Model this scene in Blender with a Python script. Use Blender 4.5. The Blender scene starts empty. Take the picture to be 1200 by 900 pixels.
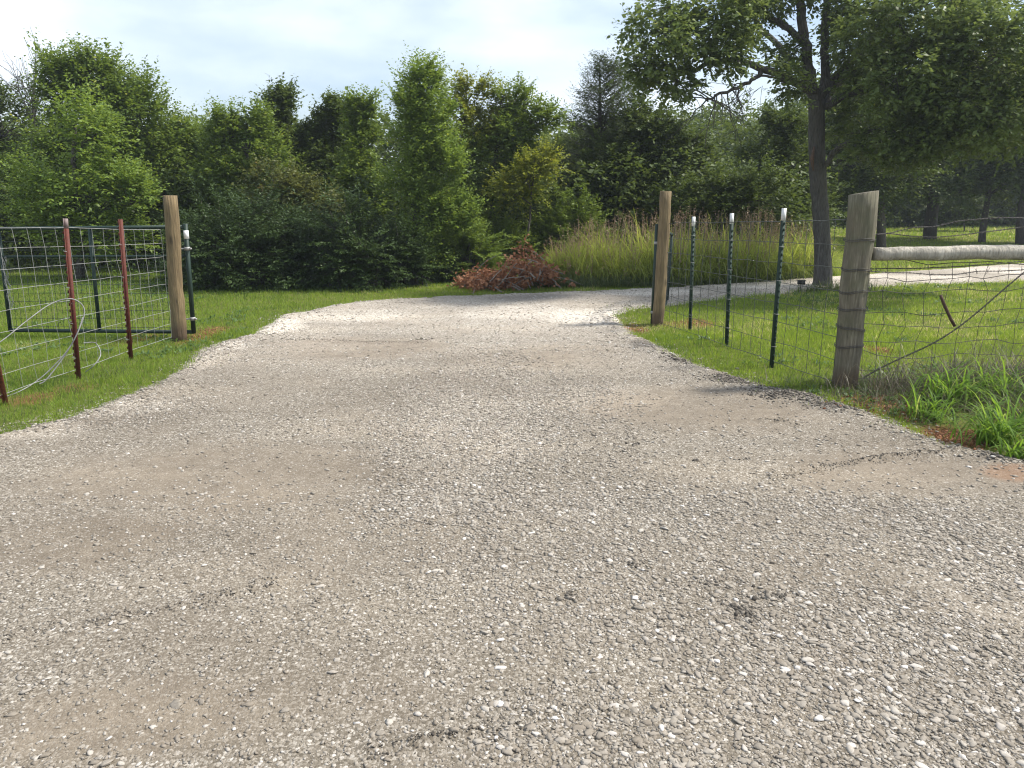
import bpy, math, random
import numpy as np
from mathutils import Vector
R = math.radians
rng = np.random.default_rng(11)
random.seed(5)

# ------------------------------------------------------------------ camera model
CH, F, PITCH = 1.55, 866.0, R(14.4)
def ray(px, py):
    u, v = px - 600, 450 - py
    return np.array([u, v * math.sin(PITCH) + F * math.cos(PITCH), v * math.cos(PITCH) - F * math.sin(PITCH)])
def G(px, py, z=0.0):            # pixel -> point of the horizontal plane z
    d = ray(px, py); t = (z - CH) / d[2]
    return np.array([d[0] * t, d[1] * t, z])
def P(px, py, D):                # pixel -> point at distance Y = D
    d = ray(px, py); t = D / d[1]
    return np.array([d[0] * t, D, CH + d[2] * t])

scene = bpy.context.scene
col = scene.collection

# ------------------------------------------------------------------ helpers
def link(o, parent=None):
    col.objects.link(o)
    if parent is not None: o.parent = parent
    return o
def tag(o, label=None, cat=None, group=None, kind=None):
    if label: o['label'] = label
    if cat: o['category'] = cat
    if group: o['group'] = group
    if kind: o['kind'] = kind
    return o
def empty(name, loc, label, cat, group=None):
    o = bpy.data.objects.new(name, None); col.objects.link(o)
    o.location = [float(c) for c in loc]
    o.empty_display_size = .1
    return tag(o, label, cat, group)

def np_mesh(name, verts, faces, mat, parent=None, smooth=False, attrs=None, fattrs=None, origin=None, mats=None, midx=None):
    """faces: (n,k) array, or list of such arrays"""
    if not isinstance(faces, list): faces = [faces]
    faces = [np.asarray(f, dtype=np.int32) for f in faces if len(f)]
    verts = np.asarray(verts, dtype=np.float32)
    if origin is not None: verts = verts - np.asarray(origin, dtype=np.float32)
    me = bpy.data.meshes.new(name)
    nl = sum(f.size for f in faces); nf = sum(len(f) for f in faces)
    me.vertices.add(len(verts)); me.vertices.foreach_set('co', verts.ravel())
    me.loops.add(nl); me.polygons.add(nf)
    me.loops.foreach_set('vertex_index', np.concatenate([f.ravel() for f in faces]))
    tot = np.concatenate([np.full(len(f), f.shape[1], np.int32) for f in faces])
    st = np.concatenate([[0], np.cumsum(tot)[:-1]]).astype(np.int32)
    me.polygons.foreach_set('loop_start', st)
    me.polygons.foreach_set('loop_total', tot)
    if smooth: me.polygons.foreach_set('use_smooth', np.ones(nf, dtype=bool))
    for k, a in (attrs or {}).items():
        at = me.attributes.new(k, 'FLOAT', 'POINT'); at.data.foreach_set('value', np.asarray(a, np.float32))
    for k, a in (fattrs or {}).items():
        at = me.attributes.new(k, 'FLOAT', 'FACE'); at.data.foreach_set('value', np.asarray(a, np.float32))
    for m in (mats or [mat]): me.materials.append(m)
    if midx is not None: me.polygons.foreach_set('material_index', midx.astype(np.int32))
    me.update(calc_edges=True)
    o = bpy.data.objects.new(name, me)
    if origin is not None and parent is None: o.location = [float(c) for c in origin]
    return link(o, parent)

class MB:
    """collects tubes and boxes into ONE mesh"""
    def __init__(s): s.v = []; s.f3 = []; s.f4 = []; s.n = 0
    def add(s, v, f4=None, f3=None):
        v = np.asarray(v, float)
        if f4 is not None and len(f4): s.f4.append(np.asarray(f4) + s.n)
        if f3 is not None and len(f3): s.f3.append(np.asarray(f3) + s.n)
        s.v.append(v); s.n += len(v)
    def tube(s, pts, rad, k=6, cap=True, wob=0.0):
        pts = np.asarray(pts, float); n = len(pts)
        rad = np.broadcast_to(np.asarray(rad, float), (n,))
        t = np.gradient(pts, axis=0); t /= np.linalg.norm(t, axis=1)[:, None] + 1e-9
        m = t.mean(0)
        ref = np.array([0, 0, 1.0]) if abs(m[2]) < .8 * np.linalg.norm(m) + 1e-9 else np.array([1.0, 0, 0])
        a = np.cross(t, ref); a /= np.linalg.norm(a, axis=1)[:, None] + 1e-9
        b = np.cross(t, a)
        an = np.arange(k) * 2 * math.pi / k
        r = rad[:, None] * (1 + (rng.normal(0, wob, (n, k)) if wob else 0))
        v = pts[:, None, :] + r[..., None] * (a[:, None, :] * np.cos(an)[None, :, None] + b[:, None, :] * np.sin(an)[None, :, None])
        v = v.reshape(-1, 3)
        i = np.arange(n - 1)[:, None] * k; j = np.arange(k)[None, :]; j2 = (j + 1) % k
        f = np.stack([i + j, i + j2, i + k + j2, i + k + j], -1).reshape(-1, 4)
        tris = []
        if cap:
            v = np.vstack([v, pts[:1], pts[-1:]])
            c0, c1 = n * k, n * k + 1
            for q in range(k):
                tris.append((c0, (q + 1) % k, q)); tris.append((c1, (n - 1) * k + q, (n - 1) * k + (q + 1) % k))
        s.add(v, f, tris)
    def box(s, c, h, rot=None):
        c = np.asarray(c, float); h = np.asarray(h, float)
        v = np.array([[x, y, z] for x in (-1, 1) for y in (-1, 1) for z in (-1, 1)], float) * h
        if rot is not None: v = v @ np.asarray(rot).T
        s.add(v + c, [(0, 1, 3, 2), (4, 6, 7, 5), (0, 4, 5, 1), (2, 3, 7, 6), (0, 2, 6, 4), (1, 5, 7, 3)])
    def build(s, name, mat, parent=None, smooth=False, origin=None):
        fs = []
        if s.f4: fs.append(np.concatenate(s.f4))
        if s.f3: fs.append(np.concatenate(s.f3))
        if parent is not None and origin is None: origin = np.array(parent_loc(parent))
        return np_mesh(name, np.concatenate(s.v), fs, mat, parent, smooth, origin=origin)
def parent_loc(p):
    l = np.zeros(3)
    while p is not None:
        l = l + np.array(p.location); p = p.parent
    return l

def hash3(i, j, k, seed):
    n = (i * 374761393 + j * 668265263 + k * 2147483647 + seed * 1274126177) & 0xffffffff
    n = ((n ^ (n >> 13)) * 1274126177) & 0xffffffff
    return ((n ^ (n >> 16)) & 0xffff) / 65535.0
def vnoise(p, scale, seed=0):
    p = np.asarray(p, float) * scale
    i = np.floor(p).astype(np.int64); f = p - i; f = f * f * (3 - 2 * f)
    o = 0
    for dx in (0, 1):
        for dy in (0, 1):
            for dz in (0, 1):
                w = (f[:, 0] if dx else 1 - f[:, 0]) * (f[:, 1] if dy else 1 - f[:, 1]) * (f[:, 2] if dz else 1 - f[:, 2])
                o = o + w * hash3(i[:, 0] + dx, i[:, 1] + dy, i[:, 2] + dz, seed)
    return o * 2 - 1
def fbm(p, scale, oct=3, seed=0):
    o, a = 0, 1.0
    for q in range(oct):
        o = o + a * vnoise(p, scale * 2 ** q, seed + q); a *= .5
    return o / 1.75
def xy3(x, y): return np.stack([x, y, np.zeros_like(x)], 1)

# ------------------------------------------------------------------ materials
def newmat(name):
    m = bpy.data.materials.new(name); m.use_nodes = True
    nt = m.node_tree; b = nt.nodes['Principled BSDF']
    return m, nt, b
def N(nt, typ, **kw):
    n = nt.nodes.new(typ)
    for k, v in kw.items():
        if hasattr(n, k): setattr(n, k, v)
        else: n.inputs[k].default_value = v
    return n
def ramp(nt, fac, stops):
    r = nt.nodes.new('ShaderNodeValToRGB'); e = r.color_ramp.elements
    while len(e) < len(stops): e.new(.5)
    for q, (p, c) in enumerate(stops):
        e[q].position = p; e[q].color = (*c, 1) if len(c) == 3 else c
    nt.links.new(fac, r.inputs[0]); return r.outputs[0]
def mix(nt, fac, a, b, mode='MIX'):
    m = nt.nodes.new('ShaderNodeMix'); m.data_type = 'RGBA'; m.blend_type = mode
    for i, v in ((0, fac), (6, a), (7, b)):
        if hasattr(v, 'is_linked') or isinstance(v, bpy.types.NodeSocket): nt.links.new(v, m.inputs[i])
        else: m.inputs[i].default_value = v if i == 0 else (*v, 1)
    return m.outputs[2]
def math_(nt, op, a, b=0.0, c=None):
    m = nt.nodes.new('ShaderNodeMath'); m.operation = op
    for i, v in enumerate((a, b) if c is None else (a, b, c)):
        if isinstance(v, bpy.types.NodeSocket): nt.links.new(v, m.inputs[i])
        else: m.inputs[i].default_value = v
    return m.outputs[0]
def objco(nt, scale=(1, 1, 1)):
    t = nt.nodes.new('ShaderNodeTexCoord'); mp = nt.nodes.new('ShaderNodeMapping')
    mp.inputs['Scale'].default_value = scale
    nt.links.new(t.outputs['Object'], mp.inputs[0]); return mp.outputs[0]
def noise(nt, co, scale, detail=4, rough=.55):
    n = N(nt, 'ShaderNodeTexNoise'); n.inputs['Scale'].default_value = scale; n.inputs['Detail'].default_value = detail
    n.inputs['Roughness'].default_value = rough; nt.links.new(co, n.inputs['Vector']); return n.outputs['Fac']
def voro(nt, co, scale, out='Distance', feat='F1'):
    n = N(nt, 'ShaderNodeTexVoronoi'); n.feature = feat; n.inputs['Scale'].default_value = scale
    nt.links.new(co, n.inputs['Vector']); return n.outputs[out]
def bump(nt, b, h, strength=.5, dist=.01, prev=None):
    n = nt.nodes.new('ShaderNodeBump'); n.inputs['Strength'].default_value = strength; n.inputs['Distance'].default_value = dist
    nt.links.new(h, n.inputs['Height'])
    if prev is not None: nt.links.new(prev, n.inputs['Normal'])
    if b is not None: nt.links.new(n.outputs[0], b.inputs['Normal'])
    return n.outputs[0]
def attr(nt, name):
    a = nt.nodes.new('ShaderNodeAttribute'); a.attribute_name = name; return a.outputs['Fac']

def leaf_mat(name, c1, c2, c3, trans=.35, rough=.5, spec=.35):
    m, nt, b = newmat(name)
    c = ramp(nt, attr(nt, 'rnd'), [(0, c1), (.5, c2), (.93, c2), (1, c3)])
    tr = nt.nodes.new('ShaderNodeBsdfTranslucent')
    hs = N(nt, 'ShaderNodeHueSaturation', Saturation=1.1, Value=1.5); hs.inputs['Hue'].default_value = .485
    nt.links.new(c, hs.inputs['Color']); nt.links.new(hs.outputs[0], tr.inputs[0])
    nt.links.new(c, b.inputs['Base Color']); b.inputs['Roughness'].default_value = rough
    b.inputs['Specular IOR Level'].default_value = spec
    ms = nt.nodes.new('ShaderNodeMixShader'); ms.inputs[0].default_value = trans
    nt.links.new(b.outputs[0], ms.inputs[1]); nt.links.new(tr.outputs[0], ms.inputs[2])
    nt.links.new(ms.outputs[0], nt.nodes['Material Output'].inputs[0])
    return m
LM = dict(
    elm=leaf_mat('elm_leaves', (0.066, 0.115, 0.025), (0.158, 0.222, 0.045), (0.446, 0.444, 0.098), trans=.38, spec=.25),
    bright=leaf_mat('bright_leaves', (0.077, 0.140, 0.031), (0.188, 0.265, 0.054), (0.451, 0.475, 0.115), trans=.38, spec=.25),
    dark=leaf_mat('dark_leaves', (0.044, 0.073, 0.022), (0.093, 0.130, 0.032), (0.204, 0.230, 0.062), spec=.25),
    shrub=leaf_mat('shrub_leaves', (.020, .042, .012), (.052, .086, .022), (.17, .20, .08), trans=.2, spec=.3, rough=.5),
    yellow=leaf_mat('yellowing_leaves', (0.111, 0.149, 0.025), (0.222, 0.252, 0.044), (0.443, 0.400, 0.084), trans=.42),
    cedar=leaf_mat('cedar_needles', (0.050, 0.071, 0.028), (0.084, 0.109, 0.041), (0.168, 0.182, 0.071), trans=.2, spec=.1),
    oak=leaf_mat('oak_leaves', (0.066, 0.106, 0.034), (0.144, 0.192, 0.057), (0.518, 0.516, 0.157), trans=.36),
    brown=leaf_mat('dead_leaves', (.12, .055, .028), (.30, .155, .085), (.60, .46, .34), trans=.2, spec=.1),
    rust=leaf_mat('russet_tinged_leaves', (.060, .090, .022), (.125, .140, .038), (.30, .22, .08), trans=.3),
    rust_old=leaf_mat('rusty_leaves', (0.108, 0.125, 0.028), (0.215, 0.175, 0.046), (0.403, 0.237, 0.080), trans=.3),
)
def bark_mat(name, c1, c2, sc=1.0):
    m, nt, b = newmat(name); co = objco(nt, (1, 1, .22))
    n = noise(nt, co, 28 * sc, 6, .7); v = voro(nt, co, 45 * sc)
    nt.links.new(mix(nt, .35, ramp(nt, n, [(.3, c1), (.7, c2)]), ramp(nt, v, [(0, c1), (.6, c2)])), b.inputs['Base Color'])
    b.inputs['Roughness'].default_value = .9; bump(nt, b, math_(nt, 'ADD', n, v), 1, .02); return m
BARK = bark_mat('bark', (.035, .030, .025), (.12, .105, .09))
BARKG = bark_mat('grey_bark', (.028, .025, .022), (.125, .115, .10))

BARKP = bark_mat('pale_bark', (.10, .09, .075), (.30, .27, .23))
def simple(name, c, rough=.5, metal=0, nscale=0, c2=None, bmp=0):
    m, nt, b = newmat(name); b.inputs['Roughness'].default_value = rough; b.inputs['Metallic'].default_value = metal
    if nscale:
        n = noise(nt, objco(nt), nscale, 5, .65)
        nt.links.new(ramp(nt, n, [(.35, c), (.65, c2 or c)]), b.inputs['Base Color'])
        if bmp: bump(nt, b, n, .6, bmp)
    else: b.inputs['Base Color'].default_value = (*c, 1)
    return m
GALV = simple('galvanised_wire', (.27, .27, .26), .6, .2, 30, (.40, .40, .39))
DULLWIRE = simple('weathered_wire', (.045, .040, .036), .7, .2, 30, (.11, .10, .09))
MIDWIRE = simple('mesh_wire', (.045, .05, .045), .7, .1, 20, (.09, .10, .09))
GATEWIRE = simple('gate_mesh_wire', (.02, .03, .025), .6, 0, 20, (.04, .05, .045))
GREENP = simple('green_paint', (.006, .022, .015), .6, 0, 25, (.010, .032, .022))
GREENT = simple('green_post_paint', (.005, .022, .012), .75, 0, 40, (.009, .032, .018))
REDP = simple('red_oxide_paint', (.13, .026, .015), .75, 0, 60, (.080, .024, .014), .002)
REDR = simple('rusty_orange_paint', (.24, .070, .026), .8, 0, 50, (.09, .028, .016), .002)
WHITEP = simple('white_paint', (.75, .76, .74), .5, 0, 40, (.62, .63, .60))
TAGM = simple('white_label', (.8, .8, .8), .5)
CABLE = simple('grey_cable', (.30, .30, .29), .6, 0, 10, (.16, .16, .16))
BLACKP = simple('black_plastic', (.012, .012, .012), .5)
RUSTROD = simple('rusty_iron', (.10, .055, .03), .8, .2, 60, (.05, .03, .02), .002)

def wood_mat(name, c1, c2, c3, green=0.0, stain=.8):
    m, nt, b = newmat(name)
    co = objco(nt, (1, 1, .06)); n = noise(nt, co, 70, 6, .7)
    n2 = noise(nt, objco(nt, (1, 1, .35)), 9, 4, .6)
    ck = voro(nt, objco(nt, (1, 1, .035)), 32)
    c = ramp(nt, n, [(.3, c1), (.55, c2), (.75, c3)])
    c = mix(nt, ramp(nt, n2, [(.4, (0, 0, 0)), (.7, (1, 1, 1))]), c, tuple(x * .55 for x in c2))
    c = mix(nt, ramp(nt, ck, [(.03, (.8, .8, .8)), (.12, (0, 0, 0))]), c, (.03, .025, .02))
    if green:
        g = noise(nt, objco(nt), 4, 3)
        c = mix(nt, math_(nt, 'MULTIPLY', ramp(nt, g, [(.45, (0, 0, 0)), (.65, (1, 1, 1))]), green), c, (.10, .12, .055))
    kn = voro(nt, objco(nt, (1, 1, .45)), 4.7)
    c = mix(nt, ramp(nt, kn, [(.06, (.7, .7, .7)), (.13, (0, 0, 0))]), c, tuple(x * .5 for x in c1))
    sp = nt.nodes.new('ShaderNodeSeparateXYZ'); nt.links.new(objco(nt), sp.inputs[0])
    zz = math_(nt, 'ADD', sp.outputs[2], math_(nt, 'MULTIPLY', n2, -.22))
    c = mix(nt, ramp(nt, zz, [(0, (stain, stain, stain)), (.12, (0, 0, 0))]), c, (.10, .065, .04))
    nt.links.new(c, b.inputs['Base Color']); b.inputs['Roughness'].default_value = .85
    h = math_(nt, 'ADD', n, math_(nt, 'MULTIPLY', ck, .8)); bump(nt, b, h, 1, .012)
    return m
WOODT = wood_mat('tan_post_wood', (.10, .072, .036), (.235, .170, .085), (.36, .28, .155))
WOODG = wood_mat('grey_post_wood', (.075, .062, .040), (.20, .175, .120), (.42, .385, .29), .35)
WOODP = wood_mat('pale_pole_wood', (.28, .245, .19), (.52, .475, .39), (.68, .63, .54), stain=0)

# ------------------------------------------------------------------ drive outline
left_px = [(0, 512), (60, 496), (120, 479), (180, 456), (222, 434), (240, 412), (262, 402), (300, 393), (318, 381), (335, 370), (380, 361), (430, 354), (520, 349), (600, 345.5), (700, 342), (800, 337), (880, 332), (960, 326), (1080, 318), (1200, 310)]
right_px = [(1200, 326), (1100, 331), (1000, 336), (930, 341), (880, 345), (830, 351), (780, 357), (735, 361), (712, 369), (722, 382), (745, 396), (775, 412), (810, 428), (850, 441), (900, 455), (950, 466), (1000, 482), (1060, 506), (1110, 522), (1160, 535), (1200, 547)]
lw = [G(*p)[:2] for p in left_px]; rw = [G(*p)[:2] for p in right_px]
lw = [np.array([-30., 3.0]), np.array([-9., 3.45])] + lw + [np.array([22., 17.2]), np.array([45., 19.])]
rw = [np.array([45., 17.]), np.array([22., 15.4])] + rw + [np.array([6.5, 3.1]), np.array([30., 2.0])]
poly = np.array(lw + rw + [np.array([30., -12.]), np.array([-30., -12.])])
def sdist(x, y):                # >0 inside the drive
    p = np.stack([x, y], 1); n = len(poly)
    d = np.full(len(p), 1e9); ins = np.zeros(len(p), bool)
    for i in range(n):
        a, b = poly[i], poly[(i + 1) % n]; e = b - a
        w = p - a; t = np.clip((w @ e) / (e @ e), 0, 1)
        d = np.minimum(d, np.hypot(*(w - t[:, None] * e).T))
        c = ((a[1] > p[:, 1]) != (b[1] > p[:, 1]))
        with np.errstate(divide='ignore', invalid='ignore'):
            xx = (b[0] - a[0]) * (p[:, 1] - a[1]) / (b[1] - a[1]) + a[0]
        ins ^= c & (p[:, 0] < xx)
    return np.where(ins, d, -d)
def edge_noise(x, y): return .07 * fbm(xy3(x, y), 2.2, 3, 4) + .03 * vnoise(xy3(x, y), 12, 9)

def ground_z(x, y):
    p = xy3(x, y)
    z = .012 * fbm(p, 1.3, 2, 21)
    z = z + .05 * vnoise(p, .22, 33) * np.clip((y - 9) / 10, 0, 1)
    m = np.exp(-(((x - 3.9) / 1.1) ** 2 + ((y - 5.35) / .5) ** 2))           # mounded soil by the right fence
    return z + .07 * m
ruts = [  # pixel polylines, height, width
    ([(905, 566), (960, 554), (1020, 545), (1120, 534)], .026, .028),
    ([(430, 893), (500, 877), (580, 858), (640, 846)], .022, .024),
    ([(0, 752), (90, 740), (200, 722), (330, 690)], .016, .035),
    ([(620, 500), (700, 512), (780, 522)], .012, .04),
    ([(890, 497), (930, 502)], .02, .03),
    ([(330, 400), (390, 402), (500, 404)], .02, .05),
    ([(600, 520), (560, 560), (545, 610), (560, 680)], -.012, .12),
    ([(450, 480), (430, 540), (420, 620), (400, 720)], -.010, .15),
]
def seg_d(x, y, pts):
    p = np.stack([x, y], 1); d = np.full(len(p), 1e9)
    for a, b in zip(pts[:-1], pts[1:]):
        e = b - a; w = p - a; t = np.clip((w @ e) / (e @ e), 0, 1)
        d = np.minimum(d, np.hypot(*(w - t[:, None] * e).T))
    return d
def drive_z(x, y, sd=None):
    if sd is None: sd = sdist(x, y) + edge_noise(x, y)
    p = xy3(x, y)
    z = .022 + .010 * fbm(p, .8, 3, 2) + .004 * fbm(p, 9, 3, 7) + .0025 * vnoise(p, 40, 5)
    for pts, h, w in ruts:
        pw = np.array([G(*q)[:2] for q in pts]); d = seg_d(x + .05 * vnoise(p, 3, 55) + .02 * vnoise(p, 11, 56), y + .06 * vnoise(p, 2.4, 57) + .02 * vnoise(p, 9, 58), pw)
        z = z + h * np.exp(-(d / w) ** 2) * np.clip(.75 + .8 * vnoise(p, 3.1, 8) + .4 * vnoise(p, 18, 59), 0, 1.4)
    m = sd < .25
    return z + np.where(m, -.06 * np.clip((.05 - sd) / .3, 0, 1), 0) + .018 * np.exp(-((sd - .12) / .12) ** 2) * (.6 + .5 * vnoise(p, 5, 77))

# patch strengths (soil and gravel marks, plus painted oak shade and sun on the road)
def blobs_at(x, y, lst):
    o = np.zeros_like(x); p = xy3(x, y)
    nz = .5 * fbm(p, 3.5, 3, 61)
    for (px, py, rx, ry, s) in lst:
        c = G(px, py); r1 = abs(G(px + rx, py)[0] - c[0]); r2 = abs(G(px, py - ry)[1] - G(px, py + ry)[1]) / 2
        q = ((x - c[0]) / r1) ** 2 + ((y - c[1]) / r2) ** 2
        o = np.maximum(o, s * np.clip(1.5 - q - nz, 0, 1))
    return o
RED = [(1035, 476, 40, 14, 1), (1125, 513, 38, 12, 1), (240, 392, 22, 10, .8), (165, 395, 25, 8, .6), (745, 385, 14, 6, .7), (820, 378, 16, 5, .7), (40, 467, 26, 7, .7), (1030, 410, 16, 5, .8), (85, 455, 22, 6, .5), (800, 380, 30, 4, .5), (1190, 560, 40, 10, .8), (705, 320, 40, 10, .3)]
PALE = [(262, 408, 30, 7, 1), (330, 385, 26, 9, 1), (225, 430, 26, 14, .8), (140, 480, 60, 12, .8), (40, 508, 60, 10, .8), (690, 372, 60, 9, 1), (620, 368, 80, 8, .6), (420, 372, 60, 8, .5), (1150, 700, 90, 40, .5), (560, 480, 90, 60, .6), (700, 470, 60, 20, .4), (760, 344, 60, 4, 1), (900, 335, 90, 4, 1), (1050, 327, 90, 4, 1), (1180, 318, 60, 4, 1)]  # far branch entries put bright sun into the colour; others are pale gravel
GREY = [(930, 462, 50, 8, 1), (865, 447, 35, 5, 1), (975, 476, 40, 8, .6), (760, 406, 20, 5, .8), (800, 425, 20, 4, .8), (715, 380, 8, 8, .5), (650, 352, 90, 5, .5)]  # last patch paints the oak's shade across the road; the rest is dirt
DENSE = [(560, 490, 110, 90, 1), (640, 470, 100, 40, .7), (1000, 800, 260, 130, 1), (720, 860, 180, 60, .9), (1150, 650, 90, 60, 1), (700, 700, 160, 80, .5), (640, 560, 140, 60, .5), (120, 485, 120, 22, .8), (300, 395, 60, 12, .8), (900, 620, 160, 50, .4), (300, 620, 200, 60, .15)]
DIRT = [(250, 560, 200, 40, .7), (820, 480, 120, 25, .7), (420, 410, 110, 12, .7), (150, 850, 170, 50, .7), (420, 640, 120, 50, .4), (1050, 560, 130, 25, .7), (620, 420, 120, 14, .5), (90, 640, 110, 40, .6), (380, 820, 130, 40, .4)]

def far_pale(x, y):      # gravel paler with distance; bright sun on the far branch put into its colour
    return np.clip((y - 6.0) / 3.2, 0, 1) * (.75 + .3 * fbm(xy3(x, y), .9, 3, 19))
def tensor_grid(xs, ys):
    X, Y = np.meshgrid(xs, ys); nx, ny = len(xs), len(ys)
    i = np.arange(ny - 1)[:, None] * nx; j = np.arange(nx - 1)[None, :]
    f = np.stack([i + j, i + j + 1, i + nx + j + 1, i + nx + j], -1).reshape(-1, 4)
    return X.ravel(), Y.ravel(), f

# ---- ground
xs = np.concatenate([[-600, -300, -150, -90, -60], np.arange(-45, -14, 1.0), np.arange(-14, 14, .09), np.arange(14, 45, 1.0), [60, 90, 150, 300, 600]])
ys = np.concatenate([[-300, -100, -40, -20], np.arange(-12, 3, .6), np.arange(3, 22, .07), np.arange(22, 60, .8), [70, 90, 150, 300, 700]])
X, Y, f = tensor_grid(xs, ys)
Z = ground_z(X, Y)
Z = Z - .05 * np.clip((sdist(X, Y) - .10) / .12, 0, 1)
gm, nt, b = newmat('lawn_soil')
co = objco(nt)
n1 = noise(nt, co, .9, 5, .6); n2 = noise(nt, co, 14, 6, .7); n3 = noise(nt, co, 70, 4, .7)
cg = ramp(nt, n2, [(.3, (.075, .092, .024)), (.55, (.155, .180, .042)), (.75, (.27, .245, .10))])
cg = mix(nt, ramp(nt, n1, [(.4, (0, 0, 0)), (.7, (.6, .6, .6))]), cg, (.19, .20, .06))
cs = ramp(nt, n2, [(.3, (.14, .060, .028)), (.6, (.27, .125, .060)), (.8, (.36, .20, .11))])
cc = mix(nt, attr(nt, 'soil'), cg, cs)
nt.links.new(cc, b.inputs['Base Color']); b.inputs['Roughness'].default_value = .95
b.inputs['Specular IOR Level'].default_value = .1
bump(nt, b, math_(nt, 'ADD', n2, n3), 1, .03)
ground = np_mesh('ground', np.stack([X, Y, Z], 1), f, gm, smooth=True, attrs={'soil': blobs_at(X, Y, RED)})
tag(ground, 'mown lawn and soil spreading to the woods', kind='structure')

# ---- drive
xs = np.concatenate([np.arange(-30, -7, .6), np.arange(-7, 7, .035), np.arange(7, 20, .1), np.arange(20, 45, .8)])
ys = np.concatenate([np.arange(-12, 1, .5), np.arange(1, 8, .028), np.arange(8, 19.5, .05)])
X, Y, f = tensor_grid(xs, ys)
sd = sdist(X, Y) + edge_noise(X, Y)
keep = (sd > -.22)[f].all(1); f = f[keep]
u, inv = np.unique(f, return_inverse=True); f = inv.reshape(-1, 4).astype(np.int32); X, Y, sd = X[u], Y[u], sd[u]
Z = drive_z(X, Y, sd)
dm, nt, b = newmat('gravel_surface')
co = objco(nt)
warp = N(nt, 'ShaderNodeTexNoise'); warp.inputs['Scale'].default_value = 30; nt.links.new(co, warp.inputs['Vector'])
va = nt.nodes.new('ShaderNodeVectorMath'); va.operation = 'MULTIPLY_ADD'
nt.links.new(warp.outputs['Color'], va.inputs[0]); va.inputs[1].default_value = (.012, .012, .012); nt.links.new(co, va.inputs[2])
wc = va.outputs[0]
big = noise(nt, co, 1.1, 5, .6); med = noise(nt, co, 9, 5, .7); fine = noise(nt, co, 160, 3, .7)
v1c = voro(nt, wc, 75, 'Color'); v1 = voro(nt, wc, 75)
v2c = voro(nt, wc, 150, 'Color'); v2 = voro(nt, wc, 150)
sx = nt.nodes.new('ShaderNodeSeparateColor'); nt.links.new(v1c, sx.inputs[0])
sy = nt.nodes.new('ShaderNodeSeparateColor'); nt.links.new(v2c, sy.inputs[0])
st1 = ramp(nt, sx.outputs[0], [(0, (0.121, 0.104, 0.080)), (.45, (0.203, 0.178, 0.142)), (.8, (0.317, 0.287, 0.241)), (1, (0.538, 0.504, 0.450))])
st2 = ramp(nt, sy.outputs[0], [(0, (0.102, 0.087, 0.066)), (.6, (0.189, 0.164, 0.129)), (1, (0.387, 0.350, 0.296))])
base = mix(nt, ramp(nt, math_(nt, 'MULTIPLY', v1, 1.0), [(.35, (1, 1, 1)), (.55, (0, 0, 0))]), st2, st1)
dirt = ramp(nt, med, [(.3, (0.151, 0.122, 0.091)), (.7, (0.248, 0.207, 0.157))])
pat = math_(nt, 'ADD', math_(nt, 'MULTIPLY', attr(nt, 'dirt'), 1.1), ramp(nt, big, [(.42, (0, 0, 0)), (.68, (.55, .55, .55))]))
pat = math_(nt, 'MULTIPLY', math_(nt, 'MINIMUM', pat, 1), ramp(nt, fine, [(.35, (.45, .45, .45)), (.6, (1, 1, 1))]))
c = mix(nt, math_(nt, 'MULTIPLY', pat, .9), base, dirt)
c = mix(nt, math_(nt, 'MULTIPLY', attr(nt, 'pale'), .8), c, mix(nt, 1.0, (1.6, 1.62, 1.66), c, 'MULTIPLY'))
c = mix(nt, math_(nt, 'MULTIPLY', attr(nt, 'grey'), .85), c, mix(nt, 1.0, (.42, .42, .44), c, 'MULTIPLY'))
tone = noise(nt, objco(nt, (.6, 1.6, 1)), .9, 3, .5)
c = mix(nt, 1.0, c, ramp(nt, tone, [(.3, (.84, .83, .82)), (.5, (1, 1, 1)), (.7, (1.18, 1.17, 1.15))]), 'MULTIPLY')
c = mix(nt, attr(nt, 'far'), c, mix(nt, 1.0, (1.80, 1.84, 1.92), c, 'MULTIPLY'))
c = mix(nt, attr(nt, 'soil'), c, (.24, .13, .07))
nt.links.new(c, b.inputs['Base Color']); b.inputs['Roughness'].default_value = .95; b.inputs['Specular IOR Level'].default_value = .15
h1 = math_(nt, 'SUBTRACT', 1.0, v1); h2 = math_(nt, 'SUBTRACT', 1.0, v2)
h1 = math_(nt, 'MULTIPLY', h1, math_(nt, 'ADD', math_(nt, 'MULTIPLY', attr(nt, 'dense'), .7), .22))
p1 = bump(nt, None, h1, .8, .008); p2 = bump(nt, None, h2, .6, .0035, p1); bump(nt, b, fine, .6, .003, p2)
drive = np_mesh('gravel_drive', np.stack([X, Y, Z], 1), f, dm, smooth=True,
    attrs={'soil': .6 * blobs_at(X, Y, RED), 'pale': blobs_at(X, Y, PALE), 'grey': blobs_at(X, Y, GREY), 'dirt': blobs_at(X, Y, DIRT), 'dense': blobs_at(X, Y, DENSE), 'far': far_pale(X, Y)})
tag(drive, 'compacted gravel driveway curving right past the gate posts', kind='structure')

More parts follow.
